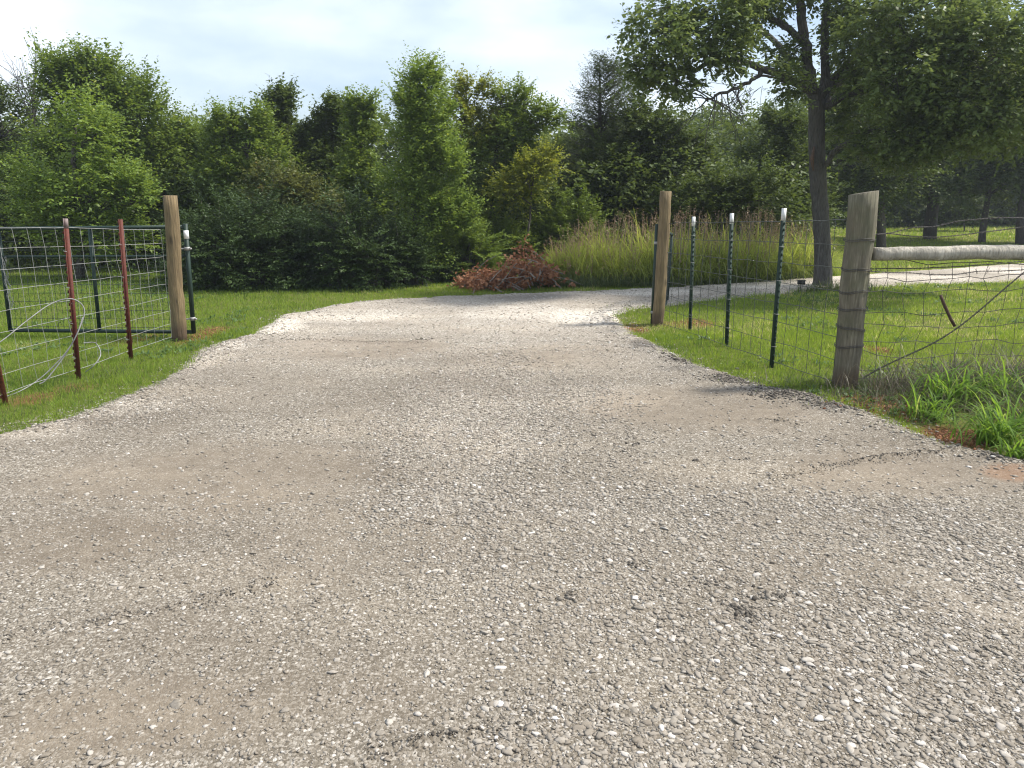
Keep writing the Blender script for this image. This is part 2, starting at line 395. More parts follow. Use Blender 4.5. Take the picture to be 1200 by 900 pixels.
# ---- loose stones
cube8 = np.array([[x, y, z] for x in (-1, 1) for y in (-1, 1) for z in (-1, 1)], float)
cubef = np.array([(0, 1, 3, 2), (4, 6, 7, 5), (0, 4, 5, 1), (2, 3, 7, 6), (0, 2, 6, 4), (1, 5, 7, 3)])
t_ = (1 + 5 ** .5) / 2
ico = np.array([(-1, t_, 0), (1, t_, 0), (-1, -t_, 0), (1, -t_, 0), (0, -1, t_), (0, 1, t_), (0, -1, -t_), (0, 1, -t_), (t_, 0, -1), (t_, 0, 1), (-t_, 0, -1), (-t_, 0, 1)]) / 1.9
icof = np.array([(0, 11, 5), (0, 5, 1), (0, 1, 7), (0, 7, 10), (0, 10, 11), (1, 5, 9), (5, 11, 4), (11, 10, 2), (10, 7, 6), (7, 1, 8), (3, 9, 4), (3, 4, 2), (3, 2, 6), (3, 6, 8), (3, 8, 9), (4, 9, 5), (2, 4, 11), (6, 2, 10), (8, 6, 7), (9, 8, 1)])
# one subdivision of the icosahedron for the larger pebbles
def subdiv(v, f):
    v = [tuple(a) for a in v]; idx = {}; out = []
    def mid(a, b):
        k = (min(a, b), max(a, b))
        if k not in idx:
            m = (np.array(v[a]) + np.array(v[b])) / 2; m = m / np.linalg.norm(m); v.append(tuple(m)); idx[k] = len(v) - 1
        return idx[k]
    for a, b_, c_ in f:
        x, y, z = mid(a, b_), mid(b_, c_), mid(c_, a)
        out += [(a, x, z), (b_, y, x), (c_, z, y), (x, y, z)]
    return np.array(v), np.array(out)
ico2, ico2f = subdiv(ico / np.linalg.norm(ico, axis=1)[:, None], icof)
def scatter(pos, size, tmpl, tf, flat=.40, jit=.20, tilt=.22, el=(1.0, 1.7)):
    n = len(pos); m = len(tmpl)
    v = np.repeat(tmpl[None], n, 0) * (1 + rng.normal(0, jit, (n, m, 1)))
    v = v * np.stack([rng.uniform(*el, n), rng.uniform(.75, 1.1, n), flat * rng.uniform(.7, 1.3, n)], 1)[:, None, :]
    ax, az = rng.normal(0, tilt, n), rng.uniform(0, 6.283, n)
    ca, sa = np.cos(ax), np.sin(ax)
    y, z = v[..., 1] * ca[:, None] - v[..., 2] * sa[:, None], v[..., 1] * sa[:, None] + v[..., 2] * ca[:, None]
    cz, sz = np.cos(az), np.sin(az); x = v[..., 0]
    v = np.stack([x * cz[:, None] - y * sz[:, None], x * sz[:, None] + y * cz[:, None], z], -1)
    v = v * size[:, None, None] + pos[:, None, :]
    f = (tf[None] + (np.arange(n) * m)[:, None, None]).reshape(-1, tf.shape[1])
    return v.reshape(-1, 3), f, np.repeat(rng.random(n), m)
def sample_view(n, d0, d1, power=1.0, margin=1.0, width=.74):
    u = rng.random(n)
    D = (d0 ** power + u * (d1 ** power - d0 ** power)) ** (1 / power)
    x = rng.uniform(-1, 1, n) * (width * D + margin); return x, D

sm, nt, b = newmat('gravel_stone')
co = objco(nt)
c = ramp(nt, attr(nt, 'rnd'), [(0, (0.150, 0.130, 0.104)), (.35, (0.242, 0.215, 0.177)), (.7, (0.363, 0.331, 0.283)), (.88, (0.503, 0.468, 0.413)), (1, (0.754, 0.718, 0.672))])
c = mix(nt, .35, c, ramp(nt, noise(nt, co, 110, 4, .7), [(.3, (0.174, 0.151, 0.120)), (.7, (0.406, 0.369, 0.317))]))
c = mix(nt, math_(nt, 'MULTIPLY', attr(nt, 'dust'), .7), c, (0.208, 0.175, 0.136))
nt.links.new(c, b.inputs['Base Color']); b.inputs['Roughness'].default_value = .85; b.inputs['Specular IOR Level'].default_value = .25
bump(nt, b, noise(nt, co, 300, 3), .5, .002)

V, F4, F3, A, DU = [], [], [], [], []; off = 0
def put(v, f, a, du):
    global off
    (F4 if f.shape[1] == 4 else F3).append(f + off); V.append(v); A.append(a); DU.append(du); off += len(v)
def stones(n, d0, d1, smin, smax, tm, tf, power, skew=2.5, sink=.15, base=.35, edge=0):
    x, D = sample_view(n, d0, d1, power, .8)
    en = edge_noise(x, D); sd = sdist(x, D) + en
    dens = base + (1 - base) * np.clip(blobs_at(x, D, DENSE) + .35 * fbm(xy3(x, D), 1.2, 3, 40), 0, 1)
    dens = dens * (1 - .6 * blobs_at(x, D, DIRT))
    if edge: dens = np.exp(-((sd - .02) / .2) ** 2)
    k = (sd > -.30) & (rng.random(n) < dens)
    x, D, sd = x[k], D[k], sd[k]
    s = smin + (smax - smin) * rng.random(len(x)) ** skew
    z = drive_z(x, D, sd); z = np.maximum(z, ground_z(x, D) - .002) + s * sink
    v, f, a = scatter(np.stack([x, D, z], 1), s, tm, tf)
    du = np.repeat(np.clip(rng.random(len(x)) * 1.3 - .3 + .4 * (fbm(xy3(x, D), 1.5, 2, 41)), 0, 1), len(tm))
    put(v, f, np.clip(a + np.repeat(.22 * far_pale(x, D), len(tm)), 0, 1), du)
stones(120000, 1.45, 3.6, .0022, .0070, cube8 * .75, cubef, 1.6, 1.8, .08, .25)
stones(30000, 1.45, 3.8, .005, .0130, ico2, ico2f, 1.5, 2.6, .10, .06)
stones(90000, 3.4, 7.5, .0035, .0095, cube8 * .75, cubef, 1.3, 2.0, .1, .16)
stones(30000, 3.4, 8, .006, .0135, ico, icof, 1.3, 2.6, .12, .10)
stones(60000, 7, 14, .005, .013, cube8 * .75, cubef, 1.2, 2.0, .1, .3)
stones(42000, 3.6, 13, .005, .016, ico, icof, 1.2, 2.0, .3, .4, edge=1)
o = np_mesh('loose_gravel', np.concatenate(V), [np.concatenate(F4), np.concatenate(F3)], sm, attrs={'rnd': np.concatenate(A), 'dust': np.concatenate(DU)})
tag(o, 'loose pale gravel stones strewn over the driveway', 'gravel', kind='stuff')

# crumbs of dark soil along the tyre ridges and the right edge
cm, nt, b = newmat('dark_soil')
nt.links.new(ramp(nt, attr(nt, 'rnd'), [(0, (.055, .047, .038)), (.6, (.12, .105, .085)), (1, (.25, .22, .18))]), b.inputs['Base Color']); b.inputs['Roughness'].default_value = 1
pp, ss = [], []
def crumbs(px, py, rx, ry, n, s0, s1):
    c = G(px, py); r1 = abs(G(px + rx, py)[0] - c[0]); r2 = abs(G(px, py - ry)[1] - G(px, py + ry)[1]) / 2
    a = rng.normal(0, .5, (n, 2)); x = c[0] + a[:, 0] * r1; y = c[1] + a[:, 1] * r2
    s = s0 + (s1 - s0) * rng.random(n) ** 2.5
    pp.append(np.stack([x, y, np.maximum(drive_z(x, y), ground_z(x, y)) + s * .3], 1)); ss.append(s)
for a in [(935, 465, 60, 10, 1100, .003, .013), (865, 447, 40, 6, 700, .003, .012), (800, 424, 22, 5, 200, .005, .014), (985, 480, 40, 9, 450, .003, .012),
          (872, 722, 16, 9, 110, .003, .012), (905, 704, 26, 4, 80, .003, .012), (668, 705, 10, 5, 60, .003, .012), (743, 668, 6, 3, 25, .003, .010),
          (503, 617, 5, 2, 14, .003, .012), (873, 543, 7, 2, 20, .003, .010), (815, 544, 5, 2, 12, .003, .010), (745, 525, 7, 2, 20, .003, .010), (495, 401, 8, 2, 30, .005, .018),
          (845, 690, 60, 20, 50, .003, .008), (1170, 540, 30, 8, 120, .004, .014), (640, 710, 200, 120, 120, .002, .006)]:
    crumbs(*a)
for pts, h, w in ruts[:6]:
    pw = np.array([G(*q)[:2] for q in pts])
    for a, b_ in zip(pw[:-1], pw[1:]):
        n = int(330 * np.linalg.norm(b_ - a) / .5) if h > .013 else 20; t = rng.random(n)[:, None]
        q = a + (b_ - a) * t + rng.normal(0, w * .8, (n, 2)); s = .0012 + .0045 * rng.random(n) ** 2.5
        pp.append(np.column_stack([q, drive_z(q[:, 0], q[:, 1]) + s * .2])); ss.append(s)
v, f, a = scatter(np.concatenate(pp), np.concatenate(ss), ico, icof, .75, .2, .8, (1, 1.4))
tag(np_mesh('soil_crumbs', v, f, cm, attrs={'rnd': a}), 'dark crumbs of damp soil along the drive edge and tyre ridges', 'soil', kind='stuff')
rm, nt, b = newmat('red_soil')
nt.links.new(ramp(nt, attr(nt, 'rnd'), [(0, (.12, .045, .02)), (.6, (.26, .11, .05)), (1, (.38, .20, .11))]), b.inputs['Base Color']); b.inputs['Roughness'].default_value = 1
pp, ss = [], []
for a in [(1040, 478, 44, 12, 1700, .003, .011), (1128, 514, 34, 10, 1300, .003, .011), (240, 392, 22, 8, 250, .004, .014), (1030, 410, 14, 4, 150, .004, .014), (165, 396, 20, 6, 120, .004, .012), (815, 378, 14, 4, 100, .004, .012), (742, 386, 12, 4, 100, .004, .012)]:
    crumbs(*a)
v, f, a = scatter(np.concatenate(pp), np.concatenate(ss), ico, icof, .75, .2, .8, (1, 1.4))
tag(np_mesh('red_soil_crumbs', v, f, rm, attrs={'rnd': a}), 'crumbly red soil around the post feet', 'soil', kind='stuff')

# ------------------------------------------------------------------ grass
def blades(x, y, h, w, lean=.5, segs=1, z=None):
    n = len(x); z = ground_z(x, y) if z is None else z
    a = rng.uniform(0, 6.283, n); l = rng.normal(0, lean, n) * h; la = rng.uniform(0, 6.283, n)
    b0 = np.stack([x, y, z - .004], 1); s = np.stack([np.cos(a), np.sin(a), np.zeros(n)], 1) * w[:, None] / 2
    tip = b0 + np.stack([np.cos(la) * l, np.sin(la) * l, h], 1)
    if segs == 1:
        v = np.stack([b0 - s, b0 + s, tip], 1); f = np.arange(n * 3).reshape(n, 3)
    r = np.repeat(rng.random(n), 3)
    return v.reshape(-1, 3), f, r
gmat = leaf_mat('grass_blade', (.080, .145, .028), (.220, .310, .050), (.54, .49, .24), trans=.5, rough=.6)
Vs, Fs, As = [], [], []; off = 0
def add_grass(n, d0, d1, power, h0, h1, w, width=.74):
    global off
    x, D = sample_view(n, d0, d1, power, 1.0, width)
    sd = sdist(x, D) + edge_noise(x, D) * 1.6
    thin = 1 - .85 * blobs_at(x, D, RED)
    k = (sd < .0 + rng.exponential(.055, n)) & (rng.random(n) < thin) & ~((D < 6.2) & (x > 2.75) & (D < 5.75))
    x, D = x[k], D[k]
    nz = fbm(xy3(x, D), 1.6, 3, 71); h = (h0 + (h1 - h0) * rng.random(len(x))) * (1 + .35 * nz + .5 * fbm(xy3(x, D), 6, 2, 73))
    v, f, r = blades(x, D, h, w * (.7 + .6 * rng.random(len(x))) * (D / d0) ** .7)
    r = np.clip(r * .75 + .42 * np.repeat(fbm(xy3(x, D), .8, 4, 72), 3) + .25 * np.repeat(fbm(xy3(x, D), 7, 2, 74), 3) + .10 + .12 * np.repeat(np.clip(x / 6, -1, 1), 3), 0, 1)
    Vs.append(v); Fs.append(f + off); As.append(r); off += len(v)
add_grass(210000, 4.2, 8.5, 1.1, .022, .055, .0045)
add_grass(190000, 8.0, 15, 1.0, .028, .060, .0075)
add_grass(120000, 14, 30, .8, .035, .075, .014)
add_grass(50000, 28, 48, .8, .05, .11, .03)
tag(np_mesh('lawn_grass', np.concatenate(Vs), np.concatenate(Fs), gmat, attrs={'rnd': np.concatenate(As)}), 'short green lawn grass on both sides of the drive', 'grass', kind='stuff')

# ribbon blades (arched leaves)
def ribbons(base, ang, length, width, lift, droop, segs=6, fold=.25):
    n = len(base); t = np.linspace(0, 1, segs + 1)
    dirh = np.stack([np.cos(ang), np.sin(ang), np.zeros(n)], 1); side = np.stack([-np.sin(ang), np.cos(ang), np.zeros(n)], 1)
    out, r0, z0 = [], np.zeros(n), np.zeros(n)
    el = lift.copy(); pts = [(r0.copy(), z0.copy())]
    for q in range(segs):
        r0 = r0 + np.cos(el) * length / segs; z0 = z0 + np.sin(el) * length / segs
        el = el - droop / segs * (1 + 1.2 * q / segs); pts.append((r0.copy(), z0.copy()))
    V = np.zeros((n, segs + 1, 2, 3))
    for q, (r, z) in enumerate(pts):
        c = base + dirh * r[:, None] + np.array([0, 0, 1.]) * z[:, None]
        w = width * (1 - t[q] ** 2.2) * (.5 + .5 * min(1, t[q] * 4 + .3)) / 2
        V[:, q, 0] = c - side * w[:, None]; V[:, q, 1] = c + side * w[:, None] + np.array([0, 0, 1.]) * (w * fold)[:, None]
    m = (segs + 1) * 2
    f = np.array([(2 * q, 2 * q + 1, 2 * q + 3, 2 * q + 2) for q in range(segs)])
    F_ = (f[None] + (np.arange(n) * m)[:, None, None]).reshape(-1, 4)
    return V.reshape(-1, 3), F_, np.repeat(rng.random(n), m)
johnson = leaf_mat('broad_grass_blade', (.080, .150, .030), (.155, .265, .045), (.34, .38, .12), trans=.5, rough=.6, spec=.15)
def grass_clump(px, py, n, L, spread, label, dd=None):
    c = G(px, py); c[2] = float(ground_z(c[:1], c[1:2])[0])
    a = rng.uniform(0, 6.283, n)
    b_ = c + np.stack([rng.normal(0, spread, n), rng.normal(0, spread * .7, n), np.full(n, -.01)], 1)
    l = L * rng.uniform(.5, 1.15, n)
    v, f, r = ribbons(b_, a, l, rng.uniform(.007, .016, n), rng.uniform(.9, 1.5, n), rng.uniform(.7, 2.4, n))
    return tag(np_mesh('grass_clump', v, f, johnson, attrs={'rnd': r}, smooth=True, origin=c), label, 'grass clump', 'clumps of broad bladed grass by the right fence')
grass_clump(1085, 492, 80, .36, .07, 'broad bladed green grass clump nearest the red soil and the thick grey post')
grass_clump(1112, 478, 130, .52, .09, 'tallest arching green grass clump in front of the tangled wire fence')
grass_clump(1168, 520, 170, .50, .09, 'dense bright green grass clump lowest on the bank at the gravel edge')
grass_clump(1165, 474, 110, .44, .09, 'upright green grass clump behind the lowest clump, below the pale pole')
grass_clump(1198, 538, 60, .26, .05, 'small tuft of green grass at the gravel edge, furthest right')
grass_clump(1230, 505, 140, .5, .1, 'green grass clump at the right edge of the bank')

# dry weeds and low growth under the right fence
def weeds(name, mat, n, cx, cy, sx, sy, h0, h1, w, label, cat='weeds', seed=0):
    x = cx + rng.normal(0, sx, n); y = cy + rng.normal(0, sy, n)
    k = sdist(x, y) < -.05; x, y = x[k], y[k]; n = len(x)
    b_ = np.stack([x, y, ground_z(x, y) - .01], 1)
    v, f, r = ribbons(b_, rng.uniform(0, 6.283, n), rng.uniform(h0, h1, n), w * rng.uniform(.6, 1.3, n), rng.uniform(.6, 1.5, n), rng.uniform(.2, 2.2, n), 4)
    return v, f, r
dry = leaf_mat('dry_weed', (.06, .050, .035), (.125, .110, .070), (.30, .27, .19), trans=.25)
mixed = leaf_mat('rank_grass', (.05, .075, .025), (.09, .125, .04), (.24, .23, .11), trans=.4)
L = [weeds('', None, 3200, 4.3, 5.72, .8, .16, .12, .42, .005, ''), weeds('', None, 900, 3.35, 5.6, .3, .13, .08, .22, .004, '')]
o2 = 0; VV, FF, RR = [], [], []
for v, f, r in L: VV.append(v); FF.append(f + o2); RR.append(r); o2 += len(v)
tag(np_mesh('dry_weeds', np.concatenate(VV), np.concatenate(FF), dry, attrs={'rnd': np.concatenate(RR)}), 'tangle of brown dry weeds along the foot of the right wire fence', 'weeds', kind='stuff')
L = [weeds('', None, 3600, 4.2, 5.3, .8, .24, .05, .22, .005, ''), weeds('', None, 1100, 2.9, 6.0, .35, .08, .05, .16, .004, ''), weeds('', None, 260, -3.55, 6.6, .06, .8, .05, .14, .004, ''),
     weeds('', None, 900, 5.15, 12.3, .5, .12, .10, .32, .010, '')]
o2 = 0; VV, FF, RR = [], [], []
for v, f, r in L: VV.append(v); FF.append(f + o2); RR.append(r); o2 += len(v)
tag(np_mesh('rank_grass', np.concatenate(VV), np.concatenate(FF), mixed, attrs={'rnd': np.concatenate(RR)}), 'unmown grass and weeds under the fences and round the oak foot', 'grass', kind='stuff')

x, D = sample_view(9000, 4.6, 14, .9, 1.0); k = (sdist(x, D) < -.08) & (fbm(xy3(x, D), 1.1, 3, 88) > .12); x, D = x[k], D[k]
k = 5; x5 = np.repeat(x, k) + rng.normal(0, .02, len(x) * k); D5 = np.repeat(D, k) + rng.normal(0, .02, len(x) * k); n = len(x5)
v, f, r = ribbons(np.stack([x5, D5, ground_z(x5, D5) + .01], 1), rng.uniform(0, 6.283, n), rng.uniform(.03, .07, n), rng.uniform(.014, .026, n), rng.uniform(.3, 1.2, n), rng.uniform(.5, 1.6, n), 3)
weedm = leaf_mat('broadleaf_weed', (.05, .10, .03), (.10, .17, .045), (.20, .25, .08), trans=.35)
tag(np_mesh('lawn_weeds', v, f, weedm, attrs={'rnd': r}), 'patches of broadleaf weeds and clover through the lawn', 'weeds', kind='stuff')
L = [weeds('', None, 1500, 4.4, 5.62, .8, .2, .3, .75, .004, ''), weeds('', None, 2600, 4.1, 5.15, .75, .25, .06, .26, .004, '')]
o2 = 0; VV, FF, RR = [], [], []
for v, f, r in L: VV.append(v); FF.append(f + o2); RR.append(np.clip(r * .7 + .3, 0, 1)); o2 += len(v)
tag(np_mesh('dead_stalks', np.concatenate(VV), np.concatenate(FF), dry, attrs={'rnd': np.concatenate(RR)}), 'pale dead stalks mixed through the green clumps on the right bank', 'weeds', kind='stuff')

# ------------------------------------------------------------------ posts
def log_post(base, top, r0, r1, mat, name, label, group, slant=0.0, k=20):
    o = empty(name, base, label, 'post', group)
    m = MB(); n = 14; t = np.linspace(0, 1, n)[:, None]
    b0 = np.array(base) - np.array([0, 0, .05]); pts = b0 + (np.array(top) - b0) * t
    pts[:, :2] += .004 * rng.normal(0, 1, (n, 2))
    rad = (r0 + (r1 - r0) * t[:, 0]) * (1 + .02 * rng.normal(0, 1, n))
    m.tube(pts, rad, k, True, .012)
    v = m.v[0]
    if slant:
        ring = v[(n - 1) * k:n * k]; ring[:, 2] += slant * (ring[:, 0] - pts[-1, 0]) / r1 * r1
        v[(n - 1) * k:n * k] = ring; v[-1, 2] += .004
    sh = m.build('shaft', mat, o, smooth=False)
    return o
gp = 'round wooden gate and fence posts'
bL = G(210, 399); tL = P(200, 229, bL[1]); postL = log_post(bL, tL, .078, .070, WOODT, 'wooden_post', 'tan round wooden gate post left of the drive', gp)
bR = G(770.5, 381); tR = P(780.5, 224, bR[1] + .0); postR = log_post(bR, tR, .072, .066, WOODT, 'wooden_post', 'slim tan wooden gate post right of the drive', gp)
bN = G(990, 455); tN = P(1012, 226, bN[1]); postN = log_post(bN, tN, .098, .108, WOODG, 'wooden_post', 'thick weathered grey corner post with wire wrapped round it', gp, slant=.12)
postL['category'] = postR['category'] = postN['category'] = 'post'
# wire wraps on the near post
for q, (z, ti) in enumerate([(.36, .1), (.50, -.15), (.66, .05), (.80, .12), (.97, 0), (1.20, .03)]):
    m = MB()
    c = bN + (tN - bN) * z / tN[2]; a = np.linspace(0, 2 * math.pi, 25)
    r = .100 + .010 * z / 1.5 + .006
    for off_ in (0, .012):
        m.tube(np.stack([c[0] + r * np.cos(a), c[1] + r * np.sin(a), z + off_ + ti * r * np.cos(a) + .006 * np.sin(3 * a)], 1), .0028, 5, False)
    m.build('wire_wrap', DULLWIRE, postN)
for z in (.3, .9):
    m = MB(); c = bL + (tL - bL) * z / tL[2]
# out-of-frame brace post carrying the far end of the pale pole
bB = np.array([5.35, 5.9, 0.]); 
postB = log_post(bB, bB + np.array([0, 0, 1.45]), .095, .09, WOODG, 'wooden_post', 'grey brace post holding the far end of the pale pole', gp)
# brace pole
pa = np.array([bN[0] + .10, bN[1], 0.]); pa[2] = P(1020, 297.5, bN[1])[2]
pb = np.array([5.27, bN[1] + .0, P(1200, 291.5, bN[1])[2] + .02])
m = MB(); n = 24; t = np.linspace(0, 1, n)[:, None]; pts = pa + (pb - pa) * t; pts[:, 2] += .004 * rng.normal(0, 1, n) - .012 * np.sin(t[:, 0] * 3.1)
m.tube(pts, np.linspace(.051, .068, n) * (1 + .02 * rng.normal(0, 1, n)), 16, True, .01)
pole_o = m.build('brace_pole', WOODP, smooth=True, origin=pa)
tag(pole_o, 'pale peeled horizontal pole bracing the grey corner post', 'brace pole')

# T posts
def t_post(base, top, body, tipm, name, label, group, tip_len=.14, faceang=0.0, studs=True, tipname='tip'):
    o = empty(name, base, label, 'post', group)
    base = np.array(base, float); top = np.array(top, float); L = np.linalg.norm(top - base)
    ax = (top - base) / L
    s = np.array([math.cos(faceang), math.sin(faceang), 0]); s -= ax * (s @ ax); s /= np.linalg.norm(s); n_ = np.cross(ax, s)
    Rm = np.stack([s, n_, ax], 1)
    def seg(m, z0, z1):
        c = base + ax * (z0 + z1) / 2
        m.box(c, (.018, .0025, (z1 - z0) / 2), Rm)
        m.box(c + n_ * .0185, (.0025, .0155, (z1 - z0) / 2), Rm)
    m = MB(); seg(m, -.05, L - tip_len)
    if tip_len > 0:
        m = MB(); seg(m, L - tip_len + .0005, L); m.build(tipname, tipm, o)
    m = MB(); seg(m, -.05, L - tip_len)
    if studs:
        for z in np.arange(.06, L - tip_len - .02, .054):
            m.box(base + ax * z - n_ * .007, (.006, .005, .011), Rm)
    m.build('shaft', body, o)
    for z in (.2, .5, .8, 1.1):
        if z < L - .1:
            c = base + ax * z
            a = np.linspace(-.4, math.pi + .4, 9)
            m = MB(); m.tube(c + np.outer(np.cos(a), s) * .026 - np.outer(np.sin(a) * .02, n_) + np.outer(np.linspace(-.004, .004, 9), ax), .0018, 4, False); m.build('clip', GALV, o)
    return o
gg = 'green steel posts with white tips'
tgreen = []
for bx, by, tx, ty, lab in [(809, 389, 813.5, 254, 'green steel post with white tip nearest the slim tan gate post'), (852, 406, 858.5, 250, 'middle green steel post with white tip, between two others'), (905, 431, 920, 244, 'tallest green steel post with white tip, next to the grey corner post')]:
    b_ = G(bx, by); t = P(tx, ty, b_[1]); tgreen.append((b_, t_post(b_, t, GREENT, WHITEP, 'steel_post', lab, gg, .105, faceang=R(30))))
gr = 'red steel posts of the left fence'
tred = []
for bx, by, tx, ty, mt, tl, lab in [(151.5, 421, 139, 257, REDP, 0, 'dark red steel post nearest the left wooden gate post'), (90, 445, 74, 256, REDP, .08, 'brighter red steel post with a pale scuffed top, in front of the gate')]:
    b_ = G(bx, by); t = P(tx, ty, b_[1]); tred.append((b_, t_post(b_, t, mt, GALV if 0 else simple('scuffed_top', (.22, .17, .16), .7), 'steel_post', lab, gr, tl, faceang=R(-60))))
b_ = G(4, 474); t = b_ + np.array([-.05, 0, 1.36]); tred.append((b_, t_post(b_, t, REDR, None, 'steel_post', 'rusty orange steel post at the left edge of the photo', gr, 0, faceang=R(-60))))

# ------------------------------------------------------------------ wire fences
def wire_fence(name, label, top0, top1, bot0, bot1, rows, vstep, r, mat, sag=.01, jit=.004, group=None, vr=None, kink=0.0, nx=None):
    """woven panel between two vertical edges; rows = fractions of the height"""
    top0, top1, bot0, bot1 = map(np.array, (top0, top1, bot0, bot1))
    L = np.linalg.norm(top1 - top0); nv = max(2, int(L / vstep)) + 1
    o = empty(name, bot0, label, 'fence', group)
    U = np.linspace(0, 1, nv); rows = np.array(rows)
    Pt = np.zeros((len(rows), nv, 3)); nrm = np.cross(top1 - top0, [0, 0, 1]); nrm = nrm / np.linalg.norm(nrm)
    dirx = (top1 - top0) / L
    for q, h in enumerate(rows):
        a = bot0 + (top0 - bot0) * h; b_ = bot1 + (top1 - bot1) * h
        p = a + (b_ - a) * U[:, None]
        wob = np.interp(U, np.linspace(0, 1, 7), rng.normal(0, 1, 7)); p[:, 2] += sag * wob * .6
        p += nrm * (sag * np.interp(U, np.linspace(0, 1, 6), rng.normal(0, 1, 6)))[:, None]
        if kink: p += dirx * (kink * np.interp(U, np.linspace(0, 1, 9), rng.normal(0, 1, 9)))[:, None]; p[:, 2] += kink * .5 * rng.normal(0, 1, nv)
        p += rng.normal(0, jit, p.shape); Pt[q] = p
    m = MB()
    for q in range(len(rows)): m.tube(Pt[q], r * (1.25 if q in (0, len(rows) - 1) else 1), 4, False)
    for j in range(nv): m.tube(Pt[:, j], (vr or r) * .85, 4, False)
    m.build('wire_mesh', mat, o)
    return o, Pt
# left fence: from the wooden post towards the camera
p0 = bL.copy(); p0[0] -= .03; p0[1] -= .09
p1 = G(4, 474); dirL = (p1 - p0); p2 = p0 + dirL * 1.75
zt0 = P(200, 269, p0[1])[2]; zt1 = P(0, 267, p1[1])[2]; zt2 = zt0 + (zt1 - zt0) * 1.75
wire_fence('wire_fence', 'galvanised woven wire fence on red posts left of the drive', p0 + [0, 0, zt0], p2 + [0, 0, zt2 ], p0 + [0, 0, .06], p2 + [0, 0, .08],
           np.linspace(0, 1, 9), .155, .0018, GALV, .006, .0015, 'wire fences beside the drive')
# right fence: slim gate post to thick post
q0 = bR + [.06, -.02, 0]; q1 = bN + [-.10, .02, 0]
z0 = P(780, 262, q0[1])[2]; z1 = P(1000, 258, q1[1])[2]
wire_fence('wire_fence', 'dark square wire fence on white tipped green posts', q0 + [0, 0, z0], q1 + [0, 0, z1], q0 + [0, 0, .03], q1 + [0, 0, .05],
           np.linspace(0, 1, 8), .165, .0027, MIDWIRE, .008, .003, 'wire fences beside the drive')
# right fence 2: old tangled wire from the thick post to the right
r0 = bN + [.10, .04, 0]; r1 = np.array([5.3, 5.82, 0.]); r2 = np.array([8.2, 5.6, 0])
wire_fence('wire_fence', 'old sagging tangled wire fence right of the grey corner post', r0 + [0, 0, 1.02], r1 + [0, 0, 1.10], r0 + [0, 0, .05], r1 + [0, 0, .08],
           [0, .11, .22, .34, .47, .6, .74, .87, 1], .145, .0026, DULLWIRE, .035, .006, 'wire fences beside the drive', kink=.022)
wire_fence('wire_fence', 'old wire fence carrying on past the right edge of the photo', r1 + [0, 0, 1.10], r2 + [0, 0, 1.05], r1 + [0, 0, .05], r2 + [0, 0, .08],
           [0, .16, .32, .5, .66, .82, 1], .15, .0022, DULLWIRE, .02, .005, 'wire fences beside the drive', kink=.02)
# barbed strands on top
def barbed(label, a, b, sag, r=.0022, mat=DULLWIRE, n=40, twist=True, wob=.01):
    a, b = np.array(a), np.array(b); t = np.linspace(0, 1, n)[:, None]
    c = a + (b - a) * t; c[:, 2] -= sag * np.sin(math.pi * t[:, 0]); c[:, 2] += wob * np.interp(t[:, 0], np.linspace(0, 1, 9), rng.normal(0, 1, 9))
    o = empty('barbed_wire', a, label, 'wire', 'barbed wire strands over the right fence')
    m = MB(); T = np.linspace(0, 1, 160)
    cc = np.stack([np.interp(T, t[:, 0], c[:, q]) for q in range(3)], 1)
    for ph in (0, math.pi):
        w = T * 160
        m.tube(cc + np.stack([0 * T, np.cos(w + ph) * .003, np.sin(w + ph) * .003], 1), r, 4, False)
    m.build('strand', mat, o)
    for q in range(8, 155, 10):
        m = MB(); p = cc[q]; d = rng.normal(0, 1, 3) * .016; m.tube([p - d, p + d], .0015, 4, False); d = rng.normal(0, 1, 3) * .014; m.tube([p - d, p + d], .0015, 4, False)
        m.build('barb', mat, o)
D = bN[1]
barbed('top barbed strand from the corner post rising to the right edge', P(1018, 275, D + .06), P(1225, 254, D + .0), -.035)
barbed('lower barbed strand just above the pale pole', P(1017, 274, D + .05), P(1225, 261, D), .055)
barbed('barbed strand just below the pale pole', P(1017, 315, D - .02), P(1225, 302, D - .08), .02)
barbed('slack barbed strand looping across the gravel road view', P(1016, 317, D - .1), P(1225, 313, D - .08), .04)
m = MB(); a = P(1235, 292, D - .12); b_ = P(1012, 443, D - .12); t = np.linspace(0, 1, 120)
cc = a + (b_ - a) * t[:, None]; cc[:, 2] += -.10 * np.sin(t * 3.1) + .02 * np.sin(t * 9)
for ph in (0, 2.1, 4.2): m.tube(cc + .0055 * np.stack([0 * t, np.cos(t * 110 + ph), np.sin(t * 110 + ph)], 1), .0028, 4, False)
tag(m.build('brace_wire', DULLWIRE, origin=a), 'twisted brace wire slanting down to the foot of the corner post', 'wire')
m = MB(); m.tube([P(1102, 346, D - .14), P(1106, 356, D - .145), P(1114, 374, D - .15), P(1119, 382, D - .15)], [.011, .012, .011, .012], 7, True, .08)
tag(m.build('twist_stick', RUSTROD, origin=P(1102, 346, D - .14)), 'short rusty stick twisted into the old wire fence', 'stick')

